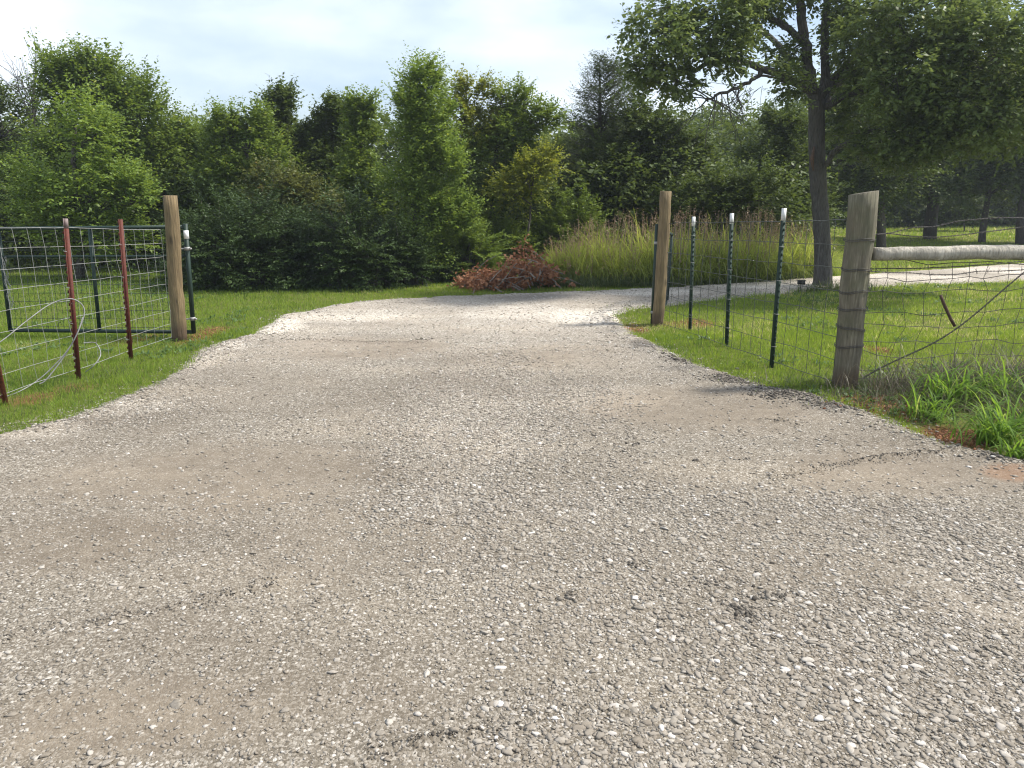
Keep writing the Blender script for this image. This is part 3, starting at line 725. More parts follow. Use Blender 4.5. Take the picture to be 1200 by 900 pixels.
# ------------------------------------------------------------------ gates
def gate(hinge_b, hinge_t, far_b, far_t, label, midfrac=(.5,), tag_on=True, chain=False, rows=12, vstep=.06):
    hb, ht, fb, ft = map(np.array, (hinge_b, hinge_t, far_b, far_t))
    o = empty('metal_gate', hb, label, 'gate', 'green metal gates standing open')
    def lerp(u, v): return hb + (fb - hb) * u + ((ht - hb) + ((ft - fb) - (ht - hb)) * u) * v
    r = .021
    for v, nm in ((0, 'rail'), (1, 'rail'), (.73, 'rail')):
        m = MB(); m.tube([lerp(.0, v) , lerp(1., v)], r if v != .73 else .014, 10); m.build(nm, GREENP, o, smooth=True)
    for u in (0, 1) + tuple(midfrac):
        m = MB(); m.tube([lerp(u, -.01), lerp(u, 1.03 if u == 0 else 1.0)], r * (1.15 if u == 0 else .95), 10); m.build('stile', GREENP, o, smooth=True)
    m = MB(); Lx = np.linalg.norm(fb - hb)
    for v in np.linspace(.04, .96, rows): m.tube([lerp(.01, v), lerp(.99, v)], .0024, 4, False)
    for u in np.linspace(.01, .99, int(Lx / vstep)): m.tube([lerp(u, .02), lerp(u, .73)], .0022, 4, False)
    m.build('mesh_infill', GATEWIRE, o)
    return o, lerp
D1 = G(226, 396)[1] + .0
hb = P(227, 389, D1); ht = P(217.5, 266, D1); fb = P(12, 387, D1 + .1); ft = P(-2, 268, D1 + .1)
gL, lerp = gate(hb, ht, fb, ft, 'open green tube gate with mesh behind the left fence', (.51,))
dirv = np.array([1., 0, 0])
for v in (.80, .13):
    m = MB(); c = lerp(0, v); m.tube([c + [0, 0, -.018], c + [0, 0, .018]], .031, 10); m.tube([c, c + [-.09, -.05, 0]], .009, 6); m.tube([c + [.03, -.02, 0], c + [.055, -.02, 0]], .010, 6)
    m.build('hinge', GALV, gL)
m = MB(); c = lerp(0, .93); m.tube([c + [0, 0, -.045], c + [0, 0, .045]], .0265, 10); m.build('label_sticker', TAGM, gL)
# chain on the free end
cm_ = MB(); c = lerp(1, .72)
for s_ in range(2):
    for q in range(26):
        z = q * .022; x = .02 + .03 * s_ + .012 * math.sin(q * .9 + s_)
        a = np.linspace(0, 2 * math.pi, 9); ang = (q % 2) * 1.57
        pt = np.stack([.008 * np.cos(a) * math.cos(ang), .008 * np.cos(a) * math.sin(ang), .015 * np.sin(a)], 1)
        cm_.tube(c + [x, -.03, -z] + pt, .0026, 4, False)
cm_.build('chain', GALV, gL)
# right gate swung away from the camera
D2 = G(765.5, 380)[1]; D3 = D2 + 1.9
hb2 = P(764.5, 379, D2); ht2 = P(770, 266, D2); fb2 = P(781.5, 360, D3); ft2 = P(787.5, 275, D3); fb2[2] = max(fb2[2], .02)
gR, lerp2 = gate(hb2, ht2, fb2, ft2, 'open green tube gate seen edge on behind the slim gate post', (.5,))
for v in (.84, .12):
    m = MB(); c = lerp2(0, v); m.tube([c + [0, 0, -.016], c + [0, 0, .016]], .030, 10); m.tube([c, c + [.08, -.02, 0]], .009, 6); m.build('hinge', GALV, gR)

# loose cable looped through the left fence
def spline(pts, n=60):
    pts = np.array(pts); k = len(pts); T = np.linspace(0, k - 1, n); out = []
    for t in T:
        i = min(int(t), k - 2); u = t - i
        p0, p1, p2, p3 = pts[max(i - 1, 0)], pts[i], pts[i + 1], pts[min(i + 2, k - 1)]
        out.append(.5 * (2 * p1 + (p2 - p0) * u + (2 * p0 - 5 * p1 + 4 * p2 - p3) * u ** 2 + (3 * p1 - p0 - 3 * p2 + p3) * u ** 3))
    return np.array(out)
m = MB()
m.tube(spline([P(-20, 412, 5.4), P(4, 398, 5.6), P(30, 377, 5.8), P(58, 357, 6.0), P(80, 350, 6.1), P(94, 355, 6.15), P(99, 366, 6.15), P(93, 385, 6.1), P(78, 412, 6.0), P(50, 441, 5.9), P(20, 460, 5.7), P(-20, 472, 5.5)]), .0045, 6)
m.tube(spline([P(98, 402, 6.3), P(112, 402, 6.6), P(118, 415, 6.5), P(110, 428, 6.4), P(100, 436, 6.4)]), .0045, 5)
m.tube(spline([P(97, 372, 6.12), P(90, 392, 6.05), P(75, 418, 6.0), P(55, 444, 5.9), P(46, 450, 5.85)]), .005, 5)
tag(m.build('loose_cable', CABLE, origin=P(50, 441, 5.9)), 'grey cable looped loosely through the left wire fence', 'cable')

# small black marker on a stake beside the oak
mk = empty('ground_marker', G(938, 341), 'small black box on a short stake left of the oak', 'marker')
c = G(938, 341); m = MB(); m.tube([c, c + [0, 0, .12]], .008, 6); m.build('stake', BLACKP, mk)
m = MB(); m.box(c + [0, 0, .14], (.055, .03, .03)); m.box(c + [0, 0, .175], (.065, .04, .004)); m.build('box', BLACKP, mk)

# ------------------------------------------------------------------ trees
def unit(v): return v / (np.linalg.norm(v, axis=-1, keepdims=True) + 1e-9)
def leaf_quads(base, d, up, L, W):
    """diamond leaves; base (n,3), d unit direction, up unit normal"""
    s = unit(np.cross(d, up)); n = len(base)
    mid = base + d * (L * .45)[:, None]
    tip = base + d * L[:, None] - up * (L * .12)[:, None]
    v = np.stack([base, mid + s * (W / 2)[:, None], tip, mid - s * (W / 2)[:, None]], 1)
    return v.reshape(-1, 3), np.arange(n * 4).reshape(n, 4)
def spray(start, direc, length, per, leaf, rough_ang=.7, aspect=.55, droop=.15):
    """leaves along twigs"""
    n = len(start); t = (np.arange(per) + .5) / per
    pos = start[:, None] + direc[:, None] * (length[:, None] * t[None])[..., None]
    pos[..., 2] -= droop * (length[:, None] * t[None]) ** 2 * 1.5
    side = unit(np.cross(direc, [0, 0, 1.0])); sg = np.where(np.arange(per) % 2 == 0, 1, -1)[None, :, None]
    d = unit(direc[:, None] * .6 + side[:, None] * sg * .8 + rng.normal(0, rough_ang * .5, (n, per, 3)) + np.array([0, 0, -.1]))
    up = unit(np.array([0, 0, 1.]) + rng.normal(0, rough_ang * .6, (n, per, 3)))
    L = leaf * 1.3 * rng.uniform(.65, 1.25, (n, per)) * (1 - .35 * t[None])
    v, f = leaf_quads(pos.reshape(-1, 3), d.reshape(-1, 3), up.reshape(-1, 3), L.ravel(), L.ravel() * aspect)
    tw = rng.random((n, 1))
    r = np.repeat(np.clip(.55 * tw + .45 * rng.random((n, per)), 0, 1).ravel(), 4)
    return v, f, r
def fans(s, d, l, leaf, aspect, droop, m_=8, per=8):
    """leading shoots with side twigs on both sides, leaves along each"""
    n = len(s); t = np.linspace(.12, 1, m_)
    side = unit(np.cross(d, [0, 0, 1.0]) + rng.normal(0, .25, (n, 3)))
    pos = s[:, None] + d[:, None] * (l[:, None] * t)[..., None]
    pos[..., 2] -= droop * (l[:, None] * t) ** 2
    sg = np.where(np.arange(m_) % 2 == 0, 1, -1)[None, :, None] * np.where(np.arange(m_) == m_ - 1, 0, 1)[None, :, None]
    dd = unit(d[:, None] * .75 + side[:, None] * sg * .75 + rng.normal(0, .12, (n, m_, 3)))
    ln = l[:, None] * (.46 - .26 * t) * rng.uniform(.7, 1.3, (n, m_))
    v, f, r = spray(pos.reshape(-1, 3), dd.reshape(-1, 3), np.maximum(ln.ravel(), .12), per, leaf, .55, aspect, droop)
    tone = np.repeat(np.repeat(rng.random(n), m_ * per), 4)
    return v, f, np.clip(.5 * r + .5 * tone, 0, 1)
def limb(m, a, b, r0, r1, n=7, wob=.06, k=7):
    a, b = np.array(a, float), np.array(b, float); L = np.linalg.norm(b - a); t = np.linspace(0, 1, n)[:, None]
    p = a + (b - a) * t; w = np.cumsum(rng.normal(0, wob * L / n, (n, 3)), 0); w = w - t * w[-1]; p = p + w
    p[:, 2] += .06 * L * np.sin(t[:, 0] * math.pi)
    m.tube(p, r0 + (r1 - r0) * t[:, 0], k, True, .03); return p

def make_tree(name, cat, label, px, D, blobs, lm, group=None, leaf=.065, dens=1.0, trunk_r=.09, base_py=None, up=.45, out=.7, twig=.45, per=12, nclump=9, bare=0, bark=None, fork=None, trunk_top=None, depth=.9, droop=.15, aspect=.55, cl_r=.27, shoots=1.0, low_trunk=True):
    """blobs: (px, py, rx_px, ry_px[, dD]) in photo pixels at distance D"""
    base = np.array([P(px, 300, D)[0], D, 0.]); base[2] = float(ground_z(base[:1], base[1:2])[0])
    o = empty(name, base, label, cat, group)
    sc = D / F
    B = []
    for bl in blobs:
        dD = bl[4] if len(bl) > 4 else 0
        c = P(bl[0], bl[1] + (.38 * bl[3] + 6 if D < 20 else 0), D + dD); B.append((c, np.array([bl[2] * sc, max(bl[2], bl[3]) * sc * depth * .8, bl[3] * sc])))
    m = MB(); ztop = max(c[2] + r[2] * .4 for c, r in B) if trunk_top is None else trunk_top
    tc = max(B, key=lambda q: q[0][2])[0]
    ttop = np.array([tc[0] * .6 + base[0] * .4, tc[1], ztop])
    tp = limb(m, base - [0, 0, .08], ttop, trunk_r, trunk_r * .2, 10, .08, 10)
    starts, dirs = [], []
    for c, r in B:
        h = np.clip((c[2] - .5 * r[2] - base[2]) / max(ttop[2] - base[2], .1), .08, .95)
        a = tp[min(len(tp) - 1, int(h * (len(tp) - 1)))]
        lp = limb(m, a, c, trunk_r * .45, trunk_r * .14, 6, .1, 6)
        vol = (r[0] * r[1] * r[2]) ** (1 / 3.)
        nc = max(3, int(nclump * (1 + vol)))
        # clump centres in the shell of the blob
        d = unit(rng.normal(0, 1, (nc, 3))); rr = rng.uniform(.12, .72, (nc, 1)) ** .6
        cc = c + d * r * rr
        cc[:, 2] = np.maximum(cc[:, 2], base[2] + .12)
        for q in range(nc):
            a = lp[rng.integers(2, len(lp))]
            limb(m, a, cc[q], trunk_r * .14 + .004, .004, 5, .12, 4)
        nt_ = int(dens * 1.25 * 34 * (.35 + vol ** 1.6 * 2.0) * 9 / 9)
        per_c = max(5, int(nt_ * 8 / nc))
        s = cc[:, None] + rng.normal(0, cl_r, (nc, per_c, 3)) * r * .62
        s = s.reshape(-1, 3); dd = unit((s - c) / r)
        starts.append(s); dirs.append(unit(dd * out + np.array([0, 0, up]) + rng.normal(0, .35, s.shape)))
    m.build('trunk', bark or BARK, o, smooth=True)
    s2, d2, l2 = [], [], []
    for c, rr_ in B:
        k = int(6 + 22 * shoots * (rr_[0] * rr_[2]) ** .5); q = unit(rng.normal(0, 1, (k, 3)) * [1, .7, .7] + [0, -.3, .45])
        s2.append(c + q * rr_ * .42); d2.append(unit(q * .75 + np.array([0, 0, max(up, .1)]) + rng.normal(0, .15, (k, 3)))); l2.append(np.clip(rr_.mean(), .25, 1.3) * rng.uniform(.5, 1.0, k))
    s2, d2, l2 = np.concatenate(s2), np.concatenate(d2), np.concatenate(l2)
    s = np.concatenate(starts); d = np.concatenate(dirs); s[:, 2] = np.maximum(s[:, 2], base[2] + .05)
    ln = twig * rng.uniform(.5, 1.3, len(s))
    v, f, r = spray(s, d, ln, per, leaf, aspect=aspect, droop=droop)
    v2, f2, r2 = fans(s2, d2, l2, leaf * .92, aspect, droop)
    v, f, r = np.concatenate([v, v2]), np.concatenate([f, f2 + len(v)]), np.concatenate([r, np.clip(r2 * .9 + .16, 0, 1)])
    v[:, 2] = np.maximum(v[:, 2], .01)
    np_mesh('crown', v, f, lm, o, attrs={'rnd': r}, origin=base)
    if bare:
        pass
    return o, len(f)
tot = 0
def T(*a, **k):
    global tot
    o, n = make_tree(*a, **k); tot += n; return o
def make_shrub(label, px, D, hw, top_py, lm, nb=110, leaf=.055, aspect=.42, fill=1.0, rag=.25, arch=.5):
    """many stems from a broad foot, arching out to an uneven mound; side twigs in flat fans"""
    base = np.array([P(px, 300, D)[0], D, 0.]); base[2] = float(ground_z(base[:1], base[1:2])[0])
    o = empty('dark_shrub' if lm is LM['shrub'] else 'low_shrub', base, label, 'shrub', 'shrubs along the wood edge')
    sc = D / F; R_ = np.array([hw * sc, hw * sc * .8, P(px, top_py, D)[2]]); m = MB(); S, Dn, Ln = [], [], []
    az = rng.uniform(0, 6.283, nb); el = np.arcsin(rng.uniform(-.02, 1, nb)); bump_ = 1 + rag * vnoise(np.stack([np.cos(az), np.sin(az), el * 1.5], 1), 1.7, rng.integers(1, 999))
    for q in range(nb):
        u_ = np.array([math.cos(az[q]) * math.cos(el[q]), math.sin(az[q]) * math.cos(el[q]), math.sin(el[q])])
        e = base + u_ * R_ * bump_[q] * rng.uniform(.72, 1.04); e[2] = max(e[2], base[2] + .10)
        st = base + np.array([rng.normal(0, .35) * R_[0], rng.normal(0, .3) * R_[1], 0])
        t = np.linspace(0, 1, 9)[:, None]; mid = st * .5 + e * .5 + np.array([0, 0, arch * .4 * R_[2] * (1.1 - u_[2])])
        p = (1 - t) ** 2 * st + 2 * t * (1 - t) * mid + t ** 2 * e
        m.tube(p, np.linspace(.012, .003, 9), 4)
        k = rng.integers(3, 9, 5)
        for w in [4, 5, 6, 7, 8] :
            S.append(p[w] + rng.normal(0, .04, 3)); Dn.append(unit(p[min(w, 8)] - p[w - 1]) + rng.normal(0, .3, 3) + [0, 0, -.05]); Ln.append(rng.uniform(.22, .5) * (1.25 if w == 8 else 1))
    m.build('stems', BARK, o)
    S, Dn, Ln = np.array(S), unit(np.array(Dn)), np.array(Ln) * min(1.3, R_[0])
    v, f, r = fans(S, Dn, Ln, leaf, aspect, .35, 7, 8)
    v[:, 2] = np.maximum(v[:, 2], .012)
    np_mesh('crown', v, f, lm, o, attrs={'rnd': r}, origin=base)
    return len(f)
gt = 'trees along the wood edge'; gs = 'shrubs along the wood edge'
# --- left
T('elm_tree', 'tree', 'tallest tree at the left with a broad tufted crown', 105, 17, [(75, 92, 32, 38), (120, 85, 38, 32), (165, 120, 42, 45), (100, 150, 60, 50), (60, 190, 50, 45), (150, 185, 60, 50), (110, 240, 80, 40), (200, 175, 30, 36)], LM['elm'], gt, leaf=.085, up=.7, twig=.6, dens=1.15, trunk_r=.13)
T('elm_tree', 'tree', 'leaning elm with loose pale tufts behind the red posts', 90, 14.2, [(105, 130, 22, 50), (60, 215, 50, 35), (110, 205, 50, 50), (80, 262, 60, 25), (130, 262, 50, 24), (155, 220, 35, 35)], LM['bright'], gt, leaf=.075, up=.45, twig=.6, dens=.55, nclump=6)
T('dark_tree', 'tree', 'dark tree cut off by the left edge of the photo', -10, 19, [(10, 130, 40, 45), (-30, 170, 60, 60), (20, 220, 50, 60), (-60, 240, 60, 60)], LM['dark'], gt, leaf=.085, dens=1.0)
T('dark_tree', 'tree', 'dark bushy tree right of the tallest left tree', 235, 17.5, [(215, 150, 45, 30), (250, 170, 45, 35), (205, 200, 60, 40), (270, 215, 60, 45), (180, 240, 60, 50), (235, 265, 60, 45)], LM['elm'], gt, leaf=.075, dens=1.1)
T('elm_tree', 'tree', 'slender tree with a pointed top behind the dark shrubs', 290, 16, [(262, 140, 20, 22), (298, 140, 22, 20), (310, 180, 40, 40), (262, 185, 34, 40), (290, 225, 40, 30)], LM['elm'], gt, leaf=.075, up=.8, twig=.5)
T('dark_tree', 'tree', 'narrow tree topped by one leaning dark tuft', 340, 17, [(327, 112, 13, 16), (340, 140, 20, 22), (355, 175, 40, 32), (330, 215, 40, 34)], LM['dark'], gt, leaf=.085, up=.8, twig=.45)
T('dark_tree', 'tree', 'tree with a dark round tuft left of the gap of sky', 390, 17, [(396, 120, 15, 18), (380, 152, 24, 24), (405, 180, 30, 32), (375, 205, 40, 34)], LM['dark'], gt, leaf=.085, up=.8, twig=.4)
T('elm_tree', 'tree', 'thin upright tree beside the gap of sky', 424, 15.5, [(425, 122, 11, 16), (424, 150, 18, 22), (420, 190, 26, 36), (430, 225, 30, 30)], LM['elm'], gt, leaf=.075, up=.9, twig=.4)
T('rusty_tree', 'tree', 'small tree with reddish yellow leaves above the shrubs', 335, 14.6, [(325, 205, 28, 20), (350, 215, 24, 18), (318, 232, 30, 20), (375, 232, 30, 20)], LM['rust'], gt, leaf=.07, dens=.9)
make_shrub('big dark drooping shrub left, nearest the left gate post', 285, 13.1, 74, 226, LM['shrub'], 190, .052)
make_shrub('low dark shrub crouching behind the left gate post', 228, 13.9, 34, 262, LM['shrub'], 70, .052)
make_shrub('big dark drooping shrub right, beside the bright elm', 412, 12.9, 62, 232, LM['shrub'], 170, .052)
make_shrub('smaller dark shrub at the foot of the bright elm', 470, 13.0, 32, 262, LM['shrub'], 70, .050)
make_shrub('shaded dark shrub in the gap between the two big drooping shrubs', 350, 13.9, 34, 250, LM['shrub'], 70, .052)
# --- middle
T('elm_tree', 'tree', 'bright green elm with a tall upright crown in the middle', 487, 13.6, [(495, 88, 24, 24), (478, 112, 18, 26), (510, 118, 26, 30), (492, 155, 36, 32), (520, 175, 22, 34), (480, 195, 30, 34), (505, 225, 38, 30), (530, 245, 26, 20), (498, 265, 36, 28), (505, 300, 22, 24)], LM['bright'], gt, leaf=.06, up=1.1, twig=.45, dens=1.15, trunk_r=.07)
T('elm_tree', 'tree', 'yellowish airy tree right of the bright elm', 541, 16, [(552, 98, 20, 18), (538, 125, 18, 22), (565, 135, 24, 24), (550, 170, 26, 22)], LM['yellow'], gt, leaf=.07, up=.7, twig=.45, dens=.5, nclump=6, trunk_r=.06)
T('elm_tree', 'tree', 'spreading tree with limbs reaching right, beside the cedar', 575, 16, [(600, 108, 26, 18), (628, 130, 24, 14), (600, 145, 30, 20), (575, 175, 32, 30), (615, 180, 30, 24), (560, 215, 36, 30), (600, 215, 36, 26)], LM['elm'], gt, leaf=.07, up=.6, twig=.45, dens=1.0, trunk_r=.07)
T('yellow_tree', 'tree', 'small yellow green tree under the spreading tree', 612, 15, [(618, 195, 26, 22), (600, 215, 20, 16), (636, 180, 18, 14)], LM['yellow'], gt, leaf=.065, dens=.5, trunk_r=.03)
make_shrub('low green shrub left of the brown brush pile', 548, 14.0, 40, 262, LM['elm'], 80, .05)
make_shrub('small dark round shrub between the bright elm and the brush pile', 522, 13.5, 17, 296, LM['shrub'], 40, .045)
make_shrub('green shrub behind the brown brush pile', 600, 15.0, 40, 262, LM['elm'], 80, .055)
make_shrub('pale green shrub right of the brown brush pile, under the cedar', 668, 15.4, 46, 232, LM['elm'], 100, .06)
T('dark_tree', 'tree', 'dark tree filling the hollow behind the brush pile', 610, 19.5, [(580, 230, 50, 40), (640, 220, 50, 50), (600, 270, 60, 40), (660, 180, 40, 35), (520, 240, 40, 60)], LM['dark'], gt, leaf=.09, dens=.9)
T('dark_tree', 'tree', 'broad dark tree between the cedar and the oak', 740, 17, [(755, 140, 32, 32), (720, 165, 40, 34), (780, 160, 40, 36), (700, 205, 44, 36), (750, 210, 46, 36), (800, 205, 44, 36), (815, 180, 24, 26), (690, 245, 36, 30), (770, 250, 50, 30)], LM['dark'], gt, leaf=.08, dens=1.1)
T('dark_tree', 'tree', 'green tree whose leaves show above the tall dry grass', 815, 15.6, [(800, 222, 30, 20), (846, 214, 24, 18), (850, 230, 34, 26), (815, 240, 40, 20), (885, 215, 30, 36)], LM['dark'], gt, leaf=.07, dens=.8)
T('dark_tree', 'tree', 'dark tree behind the fork of the oak', 905, 18, [(915, 135, 20, 24), (890, 175, 30, 24), (925, 165, 36, 34), (905, 205, 44, 36), (860, 215, 34, 40), (945, 225, 40, 40), (900, 250, 50, 24)], LM['dark'], gt, leaf=.08, dens=1.0)

# --- cedar
def cedar(px, D, top_py, label):
    base = np.array([P(px, 300, D)[0], D, 0.]); top = P(px, top_py, D)
    o = empty('cedar_tree', base, label, 'tree', gt); m = MB(); limb(m, base - [0, 0, .05], top, .12, .01, 14, .02, 8)
    H = top[2]; S, Dd = [], []
    for z in np.arange(.35, .995, .0105):
        n = rng.integers(3, 6)
        for _ in range(n):
            a = rng.uniform(0, 6.283); r = (1.02 - z) ** .8 * H * .42 * rng.uniform(.45, 1.2) + .12
            p0 = np.array([base[0], base[1], z * H]); e = p0 + np.array([math.cos(a) * r, math.sin(a) * r, r * rng.uniform(.15, .6)])
            limb(m, p0, e, .02 * (1.1 - z) + .004, .003, 4, .08, 4)
            k = int(10 + r * 22); t = rng.random((k, 1)) ** .7
            s = p0 + (e - p0) * t + rng.normal(0, .05, (k, 3)); S.append(s); Dd.append(unit((e - p0) + rng.normal(0, .5, (k, 3)) * r + [0, 0, .25 * r]))
    m.build('trunk', BARK, o, smooth=True)
    s = np.concatenate(S); d = np.concatenate(Dd)
    v, f, r = spray(s, d, rng.uniform(.12, .3, len(s)), 9, .042, aspect=.38, droop=0)
    np_mesh('crown', v, f, LM['cedar'], o, attrs={'rnd': r}, origin=base)
    return len(f)
tot += cedar(703, 17.5, 72, 'feathery dark cedar with a spired top in the middle right')

# --- bare dead tree
base = np.array([P(42, 300, 18)[0], 18, 0.]); o = empty('dead_tree', base, 'bare dead grey tree poking above the crowns at the far left', 'tree'); m = MB()
top = P(40, 100, 18); tp = limb(m, base, top, .07, .03, 8, .04, 7)
for q in range(16):
    e = P(rng.uniform(12, 64), rng.uniform(55, 120), 18 + rng.uniform(-.5, .5)); a = tp[rng.integers(5, 8)]; lp = limb(m, a, e, .016, .004, 7, .12, 5)
    for w in range(5): limb(m, lp[rng.integers(2, 6)], e + rng.normal(0, .22, 3) + [0, 0, .1], .006, .003, 4, .1, 4)
m.build('trunk', BARKG, o, smooth=True)

# --- the oak
D = 12.7
base = G(965, 336); D = base[1]
oak = empty('oak_tree', base, 'large oak with a forked trunk standing beside the gravel road', 'tree', gt)
m = MB()
def PP(px, py, dd=0): return P(px, py, D + dd)
tr = spline([base - [0, 0, .1], PP(964, 300), PP(962, 255), PP(958, 200), PP(957, 160), PP(957, 118)], 26)
m.tube(tr, np.interp(np.linspace(0, 1, 26), [0, .06, .2, 1], [.23, .165, .135, .125]), 16, True, .03)
trunk = m.build('trunk', BARKG, oak, smooth=True)
m = MB(); a = np.linspace(0, 6.283, 13)
m.tube([PP(953, 200, -.15), PP(952, 186, -.17), PP(954, 172, -.17)], [.01, .034, .012], 8, True, .2); m.build('bark_scar', simple('bare_wood_scar', (.16, .09, .06), .9, 0, 40, (.08, .055, .04)), oak)
limbs = []
def OL(pts, r0, r1, n=24, k=9):
    p = spline([np.array(q) for q in pts], n); p[1:-1] += rng.normal(0, .012, (n - 2, 3)); mm = MB(); mm.tube(p, np.linspace(r0, r1, n), k, True, .03); mm.build('limb', BARKG, oak, smooth=True); limbs.append((p, r0, r1)); return p
OL([PP(956, 122), PP(948, 80), PP(941, 35), PP(934, -20), PP(925, -80)], .10, .05)
OL([PP(959, 122), PP(968, 85, .1), PP(966, 40, .2), PP(972, -20, .3), PP(985, -90, .4)], .085, .04)
OL([PP(945, 50), PP(925, 35), PP(900, 18), PP(880, -5, -.4), PP(860, -40, -.8)], .06, .02)
OL([PP(957, 112), PP(930, 95, -.2), PP(890, 80, -.5), PP(850, 70, -.7), PP(800, 85, -.9), PP(760, 60, -1)], .075, .02)
OL([PP(893, 81, -.5), PP(885, 92, -.55), PP(862, 103, -.6), PP(840, 112, -.7), PP(828, 118, -.7)], .038, .014)
OL([PP(962, 110), PP(990, 80, .3), PP(1030, 40, .6), PP(1080, 0, .9), PP(1140, -50, 1)], .09, .03)
OL([PP(963, 125), PP(1000, 110, -.2), PP(1050, 90, -.5), PP(1110, 80, -.8), PP(1170, 70, -1)], .07, .02)
OL([PP(961, 205), PP(975, 180, -.2), PP(1000, 162, -.4), PP(1030, 150, -.6), PP(1060, 140, -.8)], .05, .02)
OL([PP(958, 130), PP(940, 90, .5), PP(900, 40, 1.2), PP(860, 0, 1.7)], .07, .03)
OL([PP(960, 130), PP(990, 90, .9), PP(1040, 60, 1.7), PP(1100, 40, 2.2)], .07, .03)
# bare twigs hanging under the left limb
m = MB()
p = limbs[4][0]
for q in range(14):
    a_ = p[rng.integers(6, 24)]; e = a_ + np.array([rng.normal(-.1, .25), rng.normal(0, .2), rng.normal(-.15, .28)]); lp = limb(m, a_, e, .012, .004, 6, .2, 5)
    for w in range(3): limb(m, lp[rng.integers(1, 5)], e + rng.normal(0, .18, 3), .006, .002, 4, .15, 4)
lp = limb(m, p[-4], PP(870, 142, -.7), .013, .006, 8, .1, 5); lp = limb(m, p[-3], PP(868, 135, -.6), .012, .005, 8, .12, 5)
for q in range(16): 
    a_ = PP(rng.uniform(860, 900), rng.uniform(100, 108), -.6); limb(m, a_, a_ + np.array([rng.normal(-.25, .15), 0, -rng.uniform(.3, .6)]), .004, .0015, 5, .08, 4)
m.build('bare_twigs', BARKG, oak, smooth=True)
m = MB()
for q in range(18):
    a_ = PP(rng.uniform(975, 1010), rng.uniform(150, 180), -.2); limb(m, a_, a_ + rng.normal(0, .3, 3), .007, .002, 6, .2, 4)
m.build('bare_twigs', BARKG, oak, smooth=True)
# foliage
OB = [(770, 35, 36, 40, -1), (760, 75, 24, 22, -1), (805, 60, 34, 28, -.8), (800, 10, 60, 40, -.5), (850, 22, 38, 26, -.6), (850, 60, 30, 13, -.6), (795, 98, 22, 10, -.9), (922, 100, 14, 10, -.2),
      (860, -30, 70, 50, 0), (940, -50, 80, 46, 0), (925, 62, 16, 14, .5), (890, -14, 30, 20, 0), (1000, 10, 40, 40, 0), (1030, 60, 42, 36, -.4), (1080, 20, 60, 50, 0), (1010, 105, 34, 22, -.2),
      (1060, 110, 46, 26, -.7), (1110, 90, 52, 34, -.8), (1150, 120, 44, 28, -1), (1160, 40, 56, 56, -.4), (1190, 95, 40, 40, -1.2), (1085, 145, 44, 20, -.9), (1040, 158, 40, 20, -.8), (1130, 158, 34, 14, -1), (1010, 180, 18, 12, -.6), (1065, 178, 22, 12, -.9),
      (1000, 60, 40, 40, 1.2), (1060, 60, 60, 50, 1.4), (1130, 20, 70, 60, 1.2), (880, 20, 40, 36, .9), (1095, 50, 50, 40, -1.4), (1150, 80, 46, 40, -1.8), (1190, 60, 50, 50, -1.8), (1170, 130, 40, 26, -1.8), (1050, 90, 50, 34, -1.5), (1120, 125, 50, 24, -1.6), (1200, 150, 30, 16, -1.5), (1080, 165, 30, 12, -1.2), (1050, 20, 50, 40, -1.2), (1120, -10, 60, 40, -1.2), (1040, -60, 100, 50, 0.5), (1210, 0, 60, 60, 0), (1240, 90, 50, 50, -.5), (985, 140, 16, 14, .3), (1000, 35, 30, 30, .3), (1180, 150, 30, 16, -.8)]
m = MB(); S, Dd = [], []; allp = np.concatenate([q[0] for q in limbs])
for bl in OB:
    c = P(bl[0], bl[1], D + bl[4] - (.5 if bl[0] < 930 else .2)); sc = D / F; r = np.array([bl[2] * sc, (bl[2] + bl[3]) * .5 * sc, bl[3] * sc]); vol = (r.prod()) ** (1 / 3)
    j = np.argsort(np.linalg.norm(allp - c, axis=1))[rng.integers(0, 4)]
    lp = limb(m, allp[j], c, .022, .008, 6, .12, 5)
    nc = int(7 + 8 * vol); d = unit(rng.normal(0, 1, (nc, 3))); cc = c + d * r * rng.uniform(.4, 1, (nc, 1))
    for q in range(nc): limb(m, lp[rng.integers(2, 6)], cc[q], .007, .003, 4, .15, 4)
    k = int(12 + 26 * vol)
    s = (cc[:, None] + rng.normal(0, .085, (nc, k, 3)) ).reshape(-1, 3); S.append(s); Dd.append(unit((s - np.repeat(cc, k, 0)) * 4 + unit(s - c) * .5 + rng.normal(0, .4, s.shape)))
m.build('branches', BARKG, oak, smooth=True)
s = np.concatenate(S); d = np.concatenate(Dd)
v, f, r = spray(s, d, rng.uniform(.12, .30, len(s)), 7, .072, aspect=.62, droop=.1)
np_mesh('crown', v, f, LM['oak'], oak, attrs={'rnd': r}, origin=base); tot += len(f)

# --- far right trees over the back lawn
gf = 'dark trees beyond the road at the right'
def far_tree(label, px, D, blobs, tr, **k): return T('dark_tree', 'tree', label, px, D, blobs, k.pop('lm', LM['dark']), gf, leaf=k.pop('leaf', .13), trunk_r=tr, twig=.8, dens=k.pop('dens', .75), bark=BARK, **k)
far_tree('dark leaning tree whose trunk shows above the pale pole', 1088, 27, [(1100, 130, 60, 50), (1050, 160, 50, 44), (1140, 160, 55, 44), (1090, 200, 60, 26), (1040, 200, 40, 30)], .24)
far_tree('dark tree hidden behind the thick grey post', 1033, 22, [(1010, 140, 50, 50), (980, 190, 50, 40), (1040, 200, 40, 36), (1000, 225, 40, 20)], .14, leaf=.10)
far_tree('dark tree with sunlit yellowish leaves over the back lawn', 1150, 25, [(1150, 205, 36, 22), (1125, 225, 30, 14), (1180, 215, 26, 18), (1160, 180, 40, 20)], .12, lm=LM['oak'], leaf=.09, dens=.6)
